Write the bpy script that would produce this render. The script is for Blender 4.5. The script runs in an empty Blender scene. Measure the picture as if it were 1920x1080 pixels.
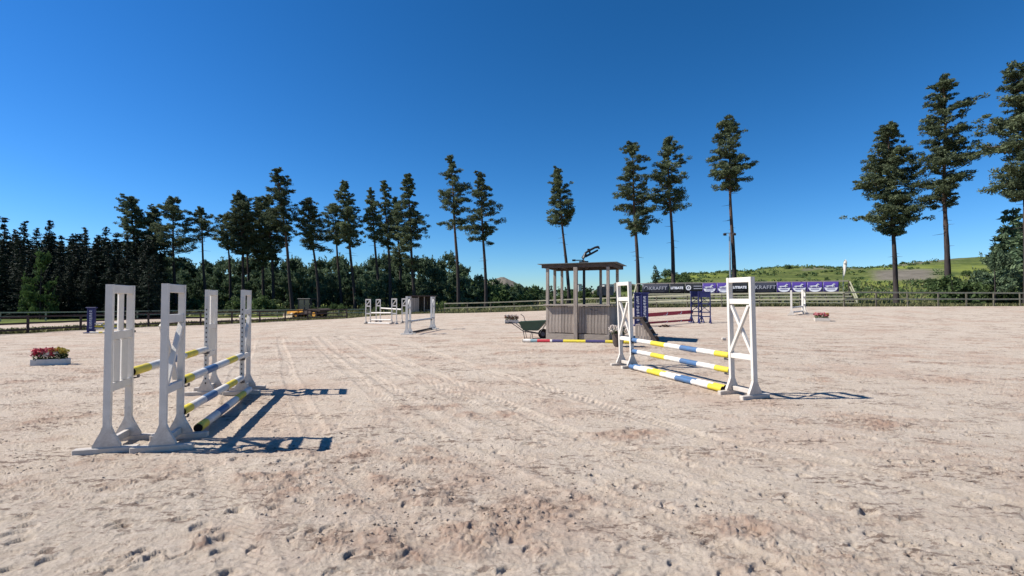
import bpy, math, random
import numpy as np
from mathutils import Vector, Matrix, Euler

R = math.radians
random.seed(11)
rng = np.random.default_rng(11)
S = bpy.context.scene
COL = S.collection

# ------------------------------------------------------------------ camera, sky, sun, exposure
F, CH, PITCH = 910.0, 1.55, math.atan(23.5 / 910)
cam = bpy.data.cameras.new('camera'); cam.sensor_width = 36; cam.lens = 36 * F / 1920
cam.clip_start = 0.05; cam.clip_end = 12000
co = bpy.data.objects.new('camera', cam); COL.objects.link(co)
co.location = (0, 0, CH); co.rotation_euler = (R(90) + PITCH, 0, 0)
S.camera = co

SUN_EL, SUN_AZ = 45.5, -91.0           # azimuth from +Y, clockwise
world = bpy.data.worlds.new('World'); S.world = world; world.use_nodes = True
wn = world.node_tree.nodes; wl = world.node_tree.links
bg = wn['Background']
sky = wn.new('ShaderNodeTexSky'); sky.sky_type = 'NISHITA'; sky.sun_disc = False
sky.sun_elevation = R(SUN_EL); sky.sun_rotation = R(SUN_AZ)
sky.air_density = 1.0; sky.dust_density = 0.03; sky.ozone_density = 3.0; sky.altitude = 100
hs = wn.new('ShaderNodeHueSaturation'); hs.inputs['Saturation'].default_value = 1.22; hs.inputs['Value'].default_value = 1.0
wl.new(sky.outputs[0], hs.inputs['Color'])
SKYK = 0.10            # camera-like colour response of the whole sky, one curve per channel
sp_ = wn.new('ShaderNodeSeparateColor'); cb_ = wn.new('ShaderNodeCombineColor'); wl.new(hs.outputs[0], sp_.inputs[0])
for ch, (ga, am) in enumerate(((1.32, 0.88), (1.12, 1.10), (1.26, 1.56))):
    m1 = wn.new('ShaderNodeMath'); m1.operation = 'MULTIPLY'; m1.inputs[1].default_value = SKYK; m1.use_clamp = False
    m2 = wn.new('ShaderNodeMath'); m2.operation = 'POWER'; m2.inputs[1].default_value = ga
    m3 = wn.new('ShaderNodeMath'); m3.operation = 'MULTIPLY'; m3.inputs[1].default_value = am / SKYK
    m0 = wn.new('ShaderNodeMath'); m0.operation = 'MAXIMUM'; m0.inputs[1].default_value = 0.0001
    wl.new(sp_.outputs[ch], m0.inputs[0]); wl.new(m0.outputs[0], m1.inputs[0]); wl.new(m1.outputs[0], m2.inputs[0]); wl.new(m2.outputs[0], m3.inputs[0]); wl.new(m3.outputs[0], cb_.inputs[ch])
wl.new(cb_.outputs[0], bg.inputs['Color'])
bg.inputs['Strength'].default_value = 0.066

sl = bpy.data.lights.new('sun', 'SUN'); sl.energy = 5.0; sl.angle = R(0.53); sl.color = (1.0, 0.95, 0.87)
so = bpy.data.objects.new('sun', sl); COL.objects.link(so)
to_sun = Vector((math.sin(R(SUN_AZ)) * math.cos(R(SUN_EL)), math.cos(R(SUN_AZ)) * math.cos(R(SUN_EL)), math.sin(R(SUN_EL))))
so.rotation_euler = to_sun.to_track_quat('Z', 'Y').to_euler()
S.view_settings.view_transform = 'Standard'; S.view_settings.look = 'None'
S.view_settings.exposure = 0.58; S.view_settings.gamma = 1.0; S.view_settings.use_curve_mapping = False
S.render.resolution_x = 1024; S.render.resolution_y = 576

# ------------------------------------------------------------------ terrain function
def sm(x, a, b):
    t = np.clip((x - a) / (b - a), 0, 1); return t * t * (3 - 2 * t)

def _hash(ix, iy, seed):
    h = (ix.astype(np.int64) * 374761393 + iy.astype(np.int64) * 668265263 + seed * 974634777) & 0xffffffff
    h = ((h ^ (h >> 13)) * 1274126177) & 0xffffffff
    h = h ^ (h >> 16)
    return (h & 0xffff) / 65535.0

def noise(x, y, seed=0):
    x = np.asarray(x, float); y = np.asarray(y, float)
    ix = np.floor(x); iy = np.floor(y); fx = x - ix; fy = y - iy
    fx = fx * fx * (3 - 2 * fx); fy = fy * fy * (3 - 2 * fy)
    a = _hash(ix, iy, seed); b = _hash(ix + 1, iy, seed); c = _hash(ix, iy + 1, seed); d = _hash(ix + 1, iy + 1, seed)
    return (a + (b - a) * fx) * (1 - fy) + (c + (d - c) * fx) * fy

def fbm(x, y, seed=0, o=4):
    s = 0; a = 0.5; t = 0
    for i in range(o):
        s = s + a * noise(x, y, seed + i * 17); t += a
        x = x * 2.03 + 5.1; y = y * 2.03 - 3.7; a *= 0.5
    return s / t

RA = np.array([-3.0, -1.0, -0.3, 0.0, 0.2, 0.27, 0.33, 0.40, 0.55, 0.70, 0.95, 1.3, 3.0])
RH = np.array([0.6, 0.6, 1.0, 2.4, 3.2, 5.8, 9.2, 10.2, 11.4, 10.8, 14.4, 16.0, 13.0])
def g(x, y):
    x = np.asarray(x, float); y = np.asarray(y, float)
    z = 1.05 * sm(x, -12, 26) * sm(y, 18, 40)
    z = z - 0.35 * sm(-x, 8, 20) * sm(y, 12, 26)
    z = z + 0.22 * np.exp(-((x - 3.2) ** 2 + (y - 17.2) ** 2) / 28.0)
    az = x / np.maximum(y, 1.0)
    hh = np.interp(az, RA, RH)
    lump = (fbm(x / 22, y / 22, 5) - 0.5) * 2.4 + (fbm(x / 7, y / 7, 9) - 0.5) * 0.9
    k = sm(y, 62, 150)
    z = z * (1 - k) + (hh + lump * np.clip(hh / 7, 0.12, 1)) * k
    z = z * (1 - sm(y, 175, 330)) + 1.0 * sm(y, 175, 330)
    # spoil heap and quarry ridge far away
    nzz = fbm(x / 9, y / 9, 15) - .5
    z = z + (20.0 * np.exp(-np.abs((x + 8) / 22) ** 2.6) + 7 * nzz * (np.abs(x + 6) < 40)) * np.exp(-((y - 420) / 40) ** 2)
    z = z + (15.5 * np.exp(-np.abs((x - 102) / 36) ** 2) + 6 * nzz * (np.abs(x - 102) < 60)) * np.exp(-((y - 430) / 40) ** 2)
    return z
def gz(x, y): return float(g(x, y))

def ray(px, py):
    u = (px - 960) / F; v = (540 - py) / F; c, s = math.cos(PITCH), math.sin(PITCH)
    return Vector((u, c - v * s, s + v * c))
def at(px, py, Y):
    d = ray(px, py); t = Y / d.y; return Vector((d.x * t, Y, CH + d.z * t))
def G(px, py, h=0.0):
    d = ray(px, py); ys = np.linspace(1.5, 130, 5200)
    xs = d.x / d.y * ys; zs = CH + d.z / d.y * ys
    k = np.argmax(zs < g(xs, ys) + h)
    return Vector((xs[k], ys[k], float(zs[k])))
def on(px, Y):
    x = (px - 960) / F * Y; return Vector((x, Y, gz(x, Y)))

# ------------------------------------------------------------------ materials
MATS = {}
def mat(name, col, rough=0.7, spec=0.3, metal=0.0, var=0.12, scale=6.0, bump=0.0, bscale=40.0, col2=None, stretch=None, dirt=0.0):
    if name in MATS: return MATS[name]
    m = bpy.data.materials.new(name); m.use_nodes = True; n = m.node_tree.nodes; l = m.node_tree.links
    b = n['Principled BSDF']; b.inputs['Roughness'].default_value = rough; b.inputs['Metallic'].default_value = metal
    b.inputs['Specular IOR Level'].default_value = spec
    tc = n.new('ShaderNodeTexCoord'); mp = n.new('ShaderNodeMapping'); l.new(tc.outputs['Object'], mp.inputs['Vector'])
    if stretch: mp.inputs['Scale'].default_value = stretch
    nz = n.new('ShaderNodeTexNoise'); nz.inputs['Scale'].default_value = scale; nz.inputs['Detail'].default_value = 6
    nz.inputs['Roughness'].default_value = 0.65
    l.new(mp.outputs[0], nz.inputs['Vector'])
    cr = n.new('ShaderNodeMapRange'); cr.inputs['From Min'].default_value = 0.3; cr.inputs['From Max'].default_value = 0.7
    l.new(nz.outputs[0], cr.inputs['Value'])
    mx = n.new('ShaderNodeMix'); mx.data_type = 'RGBA'
    c2 = col2 if col2 else tuple(c * (1 - var * 2) for c in col)
    mx.inputs[6].default_value = (*c2, 1); mx.inputs[7].default_value = (*col, 1)
    l.new(cr.outputs[0], mx.inputs[0])
    oi = n.new('ShaderNodeObjectInfo'); hv = n.new('ShaderNodeHueSaturation')
    mr = n.new('ShaderNodeMapRange'); mr.inputs['To Min'].default_value = 1 - var; mr.inputs['To Max'].default_value = 1 + var * 0.6
    l.new(oi.outputs['Random'], mr.inputs['Value']); l.new(mr.outputs[0], hv.inputs['Value'])
    l.new(mx.outputs[2], hv.inputs['Color']); l.new(hv.outputs[0], b.inputs['Base Color'])
    if dirt:        # mud splashed on the foot, scuffs everywhere
        sx = n.new('ShaderNodeSeparateXYZ'); l.new(tc.outputs['Object'], sx.inputs[0])
        zr = n.new('ShaderNodeMapRange'); zr.inputs['From Min'].default_value = .50; zr.inputs['From Max'].default_value = 0.02; zr.inputs['To Max'].default_value = .42; l.new(sx.outputs[2], zr.inputs['Value'])
        n2 = n.new('ShaderNodeTexNoise'); n2.inputs['Scale'].default_value = 14; n2.inputs['Detail'].default_value = 8; n2.inputs['Roughness'].default_value = .75; l.new(tc.outputs['Object'], n2.inputs['Vector'])
        a2 = n.new('ShaderNodeMath'); a2.operation = 'ADD'; l.new(zr.outputs[0], a2.inputs[0]); l.new(n2.outputs[0], a2.inputs[1])
        r2_ = n.new('ShaderNodeMapRange'); r2_.inputs['From Min'].default_value = .60; r2_.inputs['From Max'].default_value = .92; r2_.inputs['To Max'].default_value = dirt; l.new(a2.outputs[0], r2_.inputs['Value'])
        m2 = n.new('ShaderNodeMix'); m2.data_type = 'RGBA'; m2.inputs[7].default_value = (0.27, 0.20, 0.15, 1); l.new(r2_.outputs[0], m2.inputs[0]); l.new(hv.outputs[0], m2.inputs[6]); l.new(m2.outputs[2], b.inputs['Base Color'])
    if bump:
        nb = n.new('ShaderNodeTexNoise'); nb.inputs['Scale'].default_value = bscale; nb.inputs['Detail'].default_value = 5
        l.new(mp.outputs[0], nb.inputs['Vector'])
        bp = n.new('ShaderNodeBump'); bp.inputs['Strength'].default_value = bump; bp.inputs['Distance'].default_value = 0.02
        l.new(nb.outputs[0], bp.inputs['Height']); l.new(bp.outputs[0], b.inputs['Normal'])
    MATS[name] = m; return m

WHITE = mat('white_paint', (0.70, 0.655, 0.59), 0.5, 0.3, var=0.05, scale=5, col2=(0.60, 0.56, 0.50), bump=0.15, bscale=30, dirt=.45)
WHITE_OLD = mat('worn_white_paint', (0.62, 0.60, 0.56), 0.6, 0.25, var=0.06, scale=7, col2=(0.50, 0.48, 0.45), bump=0.2)
PWHITE = mat('pole_white', (0.76, 0.73, 0.68), 0.5, 0.3, var=0.04, scale=7, col2=(0.50, 0.45, 0.39), bump=0.15)
PYEL = mat('pole_yellow', (0.76, 0.61, 0.03), 0.5, 0.3, var=0.05, scale=7, col2=(0.50, 0.39, 0.07), bump=0.15)
PBLUE = mat('pole_blue', (0.055, 0.15, 0.31), 0.5, 0.3, var=0.05, scale=7, col2=(0.085, 0.12, 0.20), bump=0.15)
PRED = mat('pole_red', (0.50, 0.035, 0.05), 0.45, 0.4, var=0.05, scale=9)
PNAVY = mat('pole_navy', (0.06, 0.05, 0.14), 0.45, 0.4, var=0.05, scale=9)
PAQUA = mat('pole_grey_blue', (0.22, 0.33, 0.36), 0.45, 0.4, var=0.05, scale=9)
CAPM = mat('black_rubber', (0.02, 0.012, 0.01), 0.8, 0.2)
STEEL = mat('dark_steel', (0.09, 0.085, 0.10), 0.5, 0.5, metal=0.6)
BLACK = mat('black_metal', (0.012, 0.012, 0.016), 0.45, 0.4)
WOOD = mat('grey_weathered_wood', (0.44, 0.375, 0.315), 0.85, 0.15, var=0.2, scale=5, col2=(0.22, 0.18, 0.155), stretch=(5, 5, 0.5), bump=0.5, bscale=14)
WOODH = mat('grey_weathered_beam', (0.38, 0.33, 0.28), 0.85, 0.15, var=0.12, scale=6, col2=(0.24, 0.20, 0.17), stretch=(0.6, 5, 5), bump=0.3)
WOODB = mat('brown_stained_wood', (0.125, 0.098, 0.085), 0.85, 0.15, var=0.15, scale=6, col2=(0.07, 0.055, 0.048), bump=0.3)
WOODF = mat('pale_fence_wood', (0.40, 0.385, 0.27), 0.85, 0.15, var=0.12, scale=4, col2=(0.27, 0.255, 0.185))
WOODP = mat('fence_post_wood', (0.17, 0.155, 0.115), 0.85, 0.15, var=0.2, scale=4)
WOODD = mat('dark_fence_wood', (0.085, 0.06, 0.055), 0.85, 0.15, var=0.15, scale=4)
ROOF = mat('grey_roof_sheet', (0.16, 0.17, 0.17), 0.6, 0.3)
NAVY = mat('navy_blue_paint', (0.028, 0.032, 0.13), 0.5, 0.35, var=0.08, scale=8)
REDP = mat('dark_red_plank_paint', (0.46, 0.03, 0.05), 0.5, 0.35, var=0.08, scale=8)
GREENT = mat('green_plastic', (0.035, 0.085, 0.055), 0.45, 0.4, scale=4, col2=(0.03, 0.06, 0.045))
GALV = mat('galvanised_steel', (0.42, 0.43, 0.44), 0.4, 0.5, metal=0.7)
YELM = mat('yellow_machine_paint', (0.75, 0.36, 0.04), 0.4, 0.4, scale=3, col2=(0.5, 0.26, 0.05))
CREAM = mat('worn_cream_paint', (0.75, 0.62, 0.42), 0.5, 0.3, scale=3)
GLASS = mat('dark_glass', (0.02, 0.025, 0.03), 0.08, 0.8)
PURPLE = mat('purple_vinyl', (0.075, 0.045, 0.24), 0.45, 0.3, var=0.05, scale=1.5)
CHARC = mat('charcoal_vinyl', (0.035, 0.038, 0.055), 0.5, 0.3, var=0.05, scale=1.5)
BLACKV = mat('black_vinyl', (0.012, 0.014, 0.018), 0.5, 0.3, var=0.05, scale=1.5)
PRINTW = mat('white_print', (0.75, 0.75, 0.78), 0.6, 0.2, var=0.02)
PRINTG = mat('grey_print', (0.34, 0.34, 0.38), 0.6, 0.2, var=0.02)
FRED = mat('red_petals', (0.55, 0.035, 0.06), 0.7, 0.2, var=0.2, scale=8, col2=(0.42, 0.08, 0.12))
FPINK = mat('pink_petals', (0.72, 0.30, 0.30), 0.7, 0.2, var=0.1)
FWHITE = mat('cream_petals', (0.75, 0.66, 0.58), 0.7, 0.2, var=0.1)
FBROWN = mat('withered_petals', (0.22, 0.10, 0.06), 0.8, 0.1, var=0.2)
FYEL = mat('yellow_petals', (0.70, 0.55, 0.12), 0.7, 0.2, var=0.1)
LEAFP = mat('flower_leaves', (0.07, 0.13, 0.03), 0.7, 0.2, var=0.3)
DUNG = mat('dark_dung', (0.09, 0.055, 0.045), 0.95, 0.05, var=0.2, scale=10, bump=0.6)
CRUMB = mat('damp_sand_crumbs', (0.20, 0.145, 0.11), 0.95, 0.05, var=0.25, scale=10)
SOILM = mat('potting_soil', (0.06, 0.04, 0.03), 0.95, 0.05)

def leafmat(name, c1, c2, transl=0.25):
    m = bpy.data.materials.new(name); m.use_nodes = True; n = m.node_tree.nodes; l = m.node_tree.links
    b = n['Principled BSDF']; b.inputs['Roughness'].default_value = 0.75; b.inputs['Specular IOR Level'].default_value = 0.18
    geo = n.new('ShaderNodeNewGeometry')
    nz = n.new('ShaderNodeTexNoise'); nz.inputs['Scale'].default_value = 0.8; nz.inputs['Detail'].default_value = 5
    tc = n.new('ShaderNodeTexCoord'); l.new(tc.outputs['Object'], nz.inputs['Vector'])
    ad = n.new('ShaderNodeMath'); ad.operation = 'ADD'; l.new(nz.outputs[0], ad.inputs[0])
    ml = n.new('ShaderNodeMath'); ml.operation = 'MULTIPLY_ADD'; ml.inputs[1].default_value = 0.7; ml.inputs[2].default_value = -0.35
    l.new(geo.outputs['Random Per Island'], ml.inputs[0]); l.new(ml.outputs[0], ad.inputs[1])
    mr = n.new('ShaderNodeMapRange'); mr.inputs['From Min'].default_value = 0.2; mr.inputs['From Max'].default_value = 0.8
    l.new(ad.outputs[0], mr.inputs['Value'])
    mx = n.new('ShaderNodeMix'); mx.data_type = 'RGBA'; mx.inputs[6].default_value = (*c1, 1); mx.inputs[7].default_value = (*c2, 1)
    l.new(mr.outputs[0], mx.inputs[0])
    oi = n.new('ShaderNodeObjectInfo'); hv = n.new('ShaderNodeHueSaturation')
    v = n.new('ShaderNodeMapRange'); v.inputs['To Min'].default_value = 0.8; v.inputs['To Max'].default_value = 1.2
    l.new(oi.outputs['Random'], v.inputs['Value']); l.new(v.outputs[0], hv.inputs['Value']); l.new(mx.outputs[2], hv.inputs['Color'])
    l.new(hv.outputs[0], b.inputs['Base Color'])
    if transl:
        tr = n.new('ShaderNodeBsdfTranslucent'); l.new(hv.outputs[0], tr.inputs['Color'])
        ms = n.new('ShaderNodeMixShader'); ms.inputs[0].default_value = transl
        l.new(b.outputs[0], ms.inputs[1]); l.new(tr.outputs[0], ms.inputs[2]); l.new(ms.outputs[0], n['Material Output'].inputs['Surface'])
    MATS[name] = m; return m
NEEDLE = leafmat('pine_needles', (0.050, 0.072, 0.040), (0.180, 0.215, 0.115), 0.28)
SPRUCE = leafmat('spruce_needles', (0.009, 0.017, 0.012), (0.032, 0.046, 0.028), 0.1)
YOUNG = leafmat('young_pine_needles', (0.045, 0.078, 0.045), (0.160, 0.215, 0.115), 0.26)
LEAF = leafmat('birch_leaves', (0.045, 0.085, 0.022), (0.10, 0.16, 0.05), 0.3)
BUSHM = leafmat('bush_leaves', (0.050, 0.085, 0.028), (0.125, 0.175, 0.065), 0.3)
GRASSM = leafmat('grass_blades', (0.11, 0.115, 0.05), (0.25, 0.24, 0.11), 0.25)
def barkmat(name, low, high, h0, h1):
    m = bpy.data.materials.new(name); m.use_nodes = True; n = m.node_tree.nodes; l = m.node_tree.links
    b = n['Principled BSDF']; b.inputs['Roughness'].default_value = 0.95; b.inputs['Specular IOR Level'].default_value = 0.1
    tc = n.new('ShaderNodeTexCoord'); sx = n.new('ShaderNodeSeparateXYZ'); l.new(tc.outputs['Object'], sx.inputs[0])
    mr = n.new('ShaderNodeMapRange'); mr.inputs['From Min'].default_value = h0; mr.inputs['From Max'].default_value = h1; l.new(sx.outputs[2], mr.inputs['Value'])
    mx = n.new('ShaderNodeMix'); mx.data_type = 'RGBA'; mx.inputs[6].default_value = (*low, 1); mx.inputs[7].default_value = (*high, 1); l.new(mr.outputs[0], mx.inputs[0])
    mp = n.new('ShaderNodeMapping'); mp.inputs['Scale'].default_value = (6, 6, 1.2); l.new(tc.outputs['Object'], mp.inputs[0])
    nz = n.new('ShaderNodeTexNoise'); nz.inputs['Scale'].default_value = 1.5; nz.inputs['Detail'].default_value = 5; l.new(mp.outputs[0], nz.inputs['Vector'])
    hv = n.new('ShaderNodeHueSaturation'); l.new(mx.outputs[2], hv.inputs['Color'])
    vr = n.new('ShaderNodeMapRange'); vr.inputs['To Min'].default_value = 0.4; vr.inputs['To Max'].default_value = 1.5; l.new(nz.outputs[0], vr.inputs['Value'])
    l.new(vr.outputs[0], hv.inputs['Value']); l.new(hv.outputs[0], b.inputs['Base Color'])
    bp = n.new('ShaderNodeBump'); bp.inputs['Strength'].default_value = 0.7; bp.inputs['Distance'].default_value = 0.05
    l.new(nz.outputs[0], bp.inputs['Height']); l.new(bp.outputs[0], b.inputs['Normal'])
    return m
BARK = barkmat('pine_bark', (0.052, 0.043, 0.042), (0.125, 0.08, 0.058), 6, 13)

# ------------------------------------------------------------------ object helpers
def tag(o, label=None, cat=None, group=None, kind=None):
    if label: o['label'] = label
    if cat: o['category'] = cat
    if group: o['group'] = group
    if kind: o['kind'] = kind
    return o
def empty(name, loc, rz=0.0, label=None, cat=None, group=None, kind=None):
    o = bpy.data.objects.new(name, None); COL.objects.link(o); o.empty_display_size = 0.2
    o.location = loc; o.rotation_euler = (0, 0, rz); return tag(o, label, cat, group, kind)
def link(name, me, parent=None, loc=None, rot=None):
    o = bpy.data.objects.new(name, me); COL.objects.link(o)
    if parent: o.parent = parent
    if loc is not None: o.location = loc
    if rot is not None: o.rotation_euler = rot
    return o
KIDS = {}
def copy_tree(o, parent=None):
    c = o.copy(); COL.objects.link(c); c.parent = parent
    for ch in list(o.children): copy_tree(ch, c)
    return c
def npmesh(name, V, Fc, mats, smooth=False, midx=None):
    """V (n,3); Fc (m,k) all the same k"""
    me = bpy.data.meshes.new(name); V = np.asarray(V, np.float32); Fc = np.asarray(Fc, np.int32)
    k = Fc.shape[1]; me.vertices.add(len(V)); me.vertices.foreach_set('co', V.ravel())
    me.loops.add(Fc.size); me.loops.foreach_set('vertex_index', Fc.ravel())
    me.polygons.add(len(Fc)); me.polygons.foreach_set('loop_start', np.arange(0, Fc.size, k, dtype=np.int32))
    me.polygons.foreach_set('loop_total', np.full(len(Fc), k, np.int32))
    if smooth: me.polygons.foreach_set('use_smooth', np.ones(len(Fc), bool))
    for m in (mats if isinstance(mats, (list, tuple)) else [mats]): me.materials.append(m)
    if midx is not None: me.polygons.foreach_set('material_index', np.asarray(midx, np.int32))
    me.update(); return me
class MB:
    def __init__(s): s.v = []; s.f = []; s.m = []; s.sm = []
    def add(s, vs, fs, m=0, smooth=False):
        b = len(s.v); s.v += [tuple(v) for v in vs]; s.f += [tuple(b + i for i in f) for f in fs]; s.m += [m] * len(fs); s.sm += [smooth] * len(fs); return s
    def box(s, c, d, rot=None, m=0, bev=0.0):
        hx, hy, hz = d[0] / 2, d[1] / 2, d[2] / 2; c = Vector(c)
        if bev <= 0:
            vs = [Vector((x, y, z)) for x in (-hx, hx) for y in (-hy, hy) for z in (-hz, hz)]
            fs = [(0, 1, 3, 2), (4, 6, 7, 5), (0, 4, 5, 1), (2, 3, 7, 6), (0, 2, 6, 4), (1, 5, 7, 3)]
        else:
            e = min(bev, hx * .45, hy * .45, hz * .45); vs = []; idx = {}
            for sx in (-1, 1):
                for sy in (-1, 1):
                    for sz in (-1, 1):
                        for a in range(3):
                            p = [sx * hx, sy * hy, sz * hz]
                            for b in range(3):
                                if b != a: p[b] -= (sx, sy, sz)[b] * e
                            idx[(sx, sy, sz, a)] = len(vs); vs.append(Vector(p))
            fs = []
            for a in range(3):
                o1, o2 = [(1, 2), (2, 0), (0, 1)][a]
                for sa in (-1, 1):
                    q = []
                    for s1, s2 in ((-1, -1), (1, -1), (1, 1), (-1, 1)):
                        t = [0, 0, 0]; t[a] = sa; t[o1] = s1; t[o2] = s2; q.append(idx[(*t, a)])
                    fs.append(q if sa > 0 else q[::-1])
            for a in range(3):      # edges along axis a
                o1, o2 = [(1, 2), (2, 0), (0, 1)][a]
                for s1 in (-1, 1):
                    for s2 in (-1, 1):
                        def k(sa, ax):
                            t = [0, 0, 0]; t[a] = sa; t[o1] = s1; t[o2] = s2; return idx[(*t, ax)]
                        q = [k(-1, o1), k(1, o1), k(1, o2), k(-1, o2)]
                        fs.append(q if s1 * s2 < 0 else q[::-1])
            for sx in (-1, 1):
                for sy in (-1, 1):
                    for sz in (-1, 1):
                        q = [idx[(sx, sy, sz, a)] for a in range(3)]; fs.append(q if sx * sy * sz > 0 else q[::-1])
        M = rot if rot is not None else Matrix.Identity(3)
        return s.add([M @ v + c for v in vs], fs, m)
    def bar(s, a, b, w, d, m=0, up=Vector((0, 0, 1)), bev=0.0):
        a = Vector(a); b = Vector(b); y = (b - a).normalized(); x = y.cross(up)
        if x.length < 1e-4: x = y.cross(Vector((0, 1, 0)))
        x.normalize(); z = x.cross(y); M = Matrix((x, y, z)).transposed()
        return s.box((a + b) / 2, (w, (b - a).length, d), M, m, bev)
    def tube(s, pts, rs, n=10, m=0, cap=True):
        pts = [Vector(p) for p in pts]; rs = rs if isinstance(rs, (list, tuple)) else [rs] * len(pts)
        vs = []; fs = []
        for i, p in enumerate(pts):
            t = (pts[min(i + 1, len(pts) - 1)] - pts[max(i - 1, 0)]).normalized()
            x = t.cross(Vector((0, 0, 1)))
            if x.length < 1e-3: x = t.cross(Vector((0, 1, 0)))
            x.normalize(); y = t.cross(x)
            for k in range(n):
                a = 2 * math.pi * k / n; vs.append(p + (x * math.cos(a) + y * math.sin(a)) * rs[i])
        for i in range(len(pts) - 1):
            for k in range(n):
                a = i * n + k; b = i * n + (k + 1) % n; fs.append((a, b, b + n, a + n))
        s.add(vs, fs, m, True)
        if cap:
            s.add(vs[:n], [tuple(range(n))[::-1]], m); s.add(vs[-n:], [tuple(range(n))], m)
        return s
    def prism(s, poly, y0, y1, axis='y', m=0):
        """poly list of (a,b) extruded; axis y -> (a, y, b); axis x -> (x, a, b)"""
        n = len(poly)
        f = (lambda a, b, t: (a, t, b)) if axis == 'y' else ((lambda a, b, t: (t, a, b)) if axis == 'x' else (lambda a, b, t: (a, b, t)))
        vs = [f(a, b, y0) for a, b in poly] + [f(a, b, y1) for a, b in poly]
        fs = [tuple(range(n))[::-1], tuple(range(n, 2 * n))] + [(i, (i + 1) % n, n + (i + 1) % n, n + i) for i in range(n)]
        return s.add(vs, fs, m)
    def mesh(s, name, mats):
        me = bpy.data.meshes.new(name); me.from_pydata(s.v, [], s.f)
        for m in (mats if isinstance(mats, (list, tuple)) else [mats]): me.materials.append(m)
        me.polygons.foreach_set('material_index', s.m); me.polygons.foreach_set('use_smooth', s.sm); me.update(); return me
    def build(s, name, mats, parent=None, loc=None, rot=None): return link(name, s.mesh(name, mats), parent, loc, rot)

# ------------------------------------------------------------------ ground shaders
def sand_nodes(n, l, geo):
    """returns (colour socket, bump socket) of the pale arena sand; reads the damp attribute"""
    tc = n.new('ShaderNodeTexCoord')
    def nz(scale, det, rough=0.6, st=None):
        t = n.new('ShaderNodeTexNoise'); t.inputs['Scale'].default_value = scale; t.inputs['Detail'].default_value = det; t.inputs['Roughness'].default_value = rough
        if st:
            mp = n.new('ShaderNodeMapping'); mp.inputs['Scale'].default_value = st; l.new(tc.outputs['Object'], mp.inputs[0]); l.new(mp.outputs[0], t.inputs['Vector'])
        else: l.new(tc.outputs['Object'], t.inputs['Vector'])
        return t.outputs[0]
    def rg(x, a, b, c=0.0, d=1.0):
        t = n.new('ShaderNodeMapRange'); t.inputs['From Min'].default_value = a; t.inputs['From Max'].default_value = b
        t.inputs['To Min'].default_value = c; t.inputs['To Max'].default_value = d; l.new(x, t.inputs['Value']); return t.outputs[0]
    def mix(f, a, b):
        t = n.new('ShaderNodeMix'); t.data_type = 'RGBA'
        for s_, v in ((6, a), (7, b)):
            if isinstance(v, tuple): t.inputs[s_].default_value = (*v, 1)
            else: l.new(v, t.inputs[s_])
        l.new(f, t.inputs[0]); return t.outputs[2]
    base = mix(rg(nz(0.35, 4), 0.35, 0.65), (0.455, 0.378, 0.295), (0.48, 0.402, 0.318))
    base = mix(rg(nz(5, 5, 0.7), 0.35, 0.75), base, (0.52, 0.445, 0.37))
    base = mix(rg(nz(0.42, 5, 0.62), 0.50, 0.68, 0, 0.6), base, (0.40, 0.275, 0.205))
    base = mix(rg(nz(1.6, 6, 0.7), 0.52, 0.72, 0, 0.5), base, (0.34, 0.25, 0.19))
    grain = mix(rg(nz(42, 6, 0.8), 0.48, 0.75, 0, 0.75), base, (0.28, 0.21, 0.165))
    grain = mix(rg(nz(130, 3, 0.7), 0.60, 0.8, 0, 0.6), grain, (0.62, 0.56, 0.50))
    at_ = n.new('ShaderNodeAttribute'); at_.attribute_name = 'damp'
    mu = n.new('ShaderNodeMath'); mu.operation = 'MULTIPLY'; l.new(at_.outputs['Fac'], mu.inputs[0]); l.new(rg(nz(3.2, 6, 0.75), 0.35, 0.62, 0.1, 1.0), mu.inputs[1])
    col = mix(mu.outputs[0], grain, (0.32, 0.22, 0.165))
    def mul(a, b_):
        t = n.new('ShaderNodeMath'); t.operation = 'MULTIPLY'; l.new(a, t.inputs[0]); l.new(b_, t.inputs[1]); return t.outputs[0]
    col = mix(mul(rg(nz(1.15, 5, 0.65, (.8, 1.5, 1)), 0.50, 0.58), rg(nz(9, 5, 0.72, (.75, 1.6, 1)), 0.505, 0.57, 0, .85)), col, (0.155, 0.110, 0.085))
    col = mix(rg(nz(6.5, 4, 0.75, (.7, 1.7, 1)), 0.61, 0.65, 0, .75), col, (0.20, 0.145, 0.115))
    h = n.new('ShaderNodeMath'); h.operation = 'ADD'; l.new(nz(24, 8, 0.78), h.inputs[0]); l.new(nz(5, 5, 0.65, (1, 2.0, 1)), h.inputs[1])
    bp = n.new('ShaderNodeBump'); bp.inputs['Strength'].default_value = 1.0; bp.inputs['Distance'].default_value = 0.022
    l.new(h.outputs[0], bp.inputs['Height'])
    return col, bp.outputs[0], nz, rg, mix
SAND = bpy.data.materials.new('arena_sand'); SAND.use_nodes = True
n = SAND.node_tree.nodes; l = SAND.node_tree.links; b = n['Principled BSDF']; b.inputs['Roughness'].default_value = 0.95; b.inputs['Specular IOR Level'].default_value = 0.1
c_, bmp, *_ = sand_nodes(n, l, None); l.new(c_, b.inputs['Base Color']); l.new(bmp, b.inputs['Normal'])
GROUND = bpy.data.materials.new('grass_and_sand_ground'); GROUND.use_nodes = True
n = GROUND.node_tree.nodes; l = GROUND.node_tree.links; b = n['Principled BSDF']; b.inputs['Roughness'].default_value = 0.95; b.inputs['Specular IOR Level'].default_value = 0.05
sc, bmp, nz, rg, mix = sand_nodes(n, l, None)
gr = mix(rg(nz(0.12, 6, 0.7), 0.38, 0.62), (0.085, 0.115, 0.030), (0.170, 0.190, 0.060))
gr = mix(rg(nz(1.3, 7, 0.75), 0.40, 0.66), gr, (0.045, 0.060, 0.022))
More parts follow.
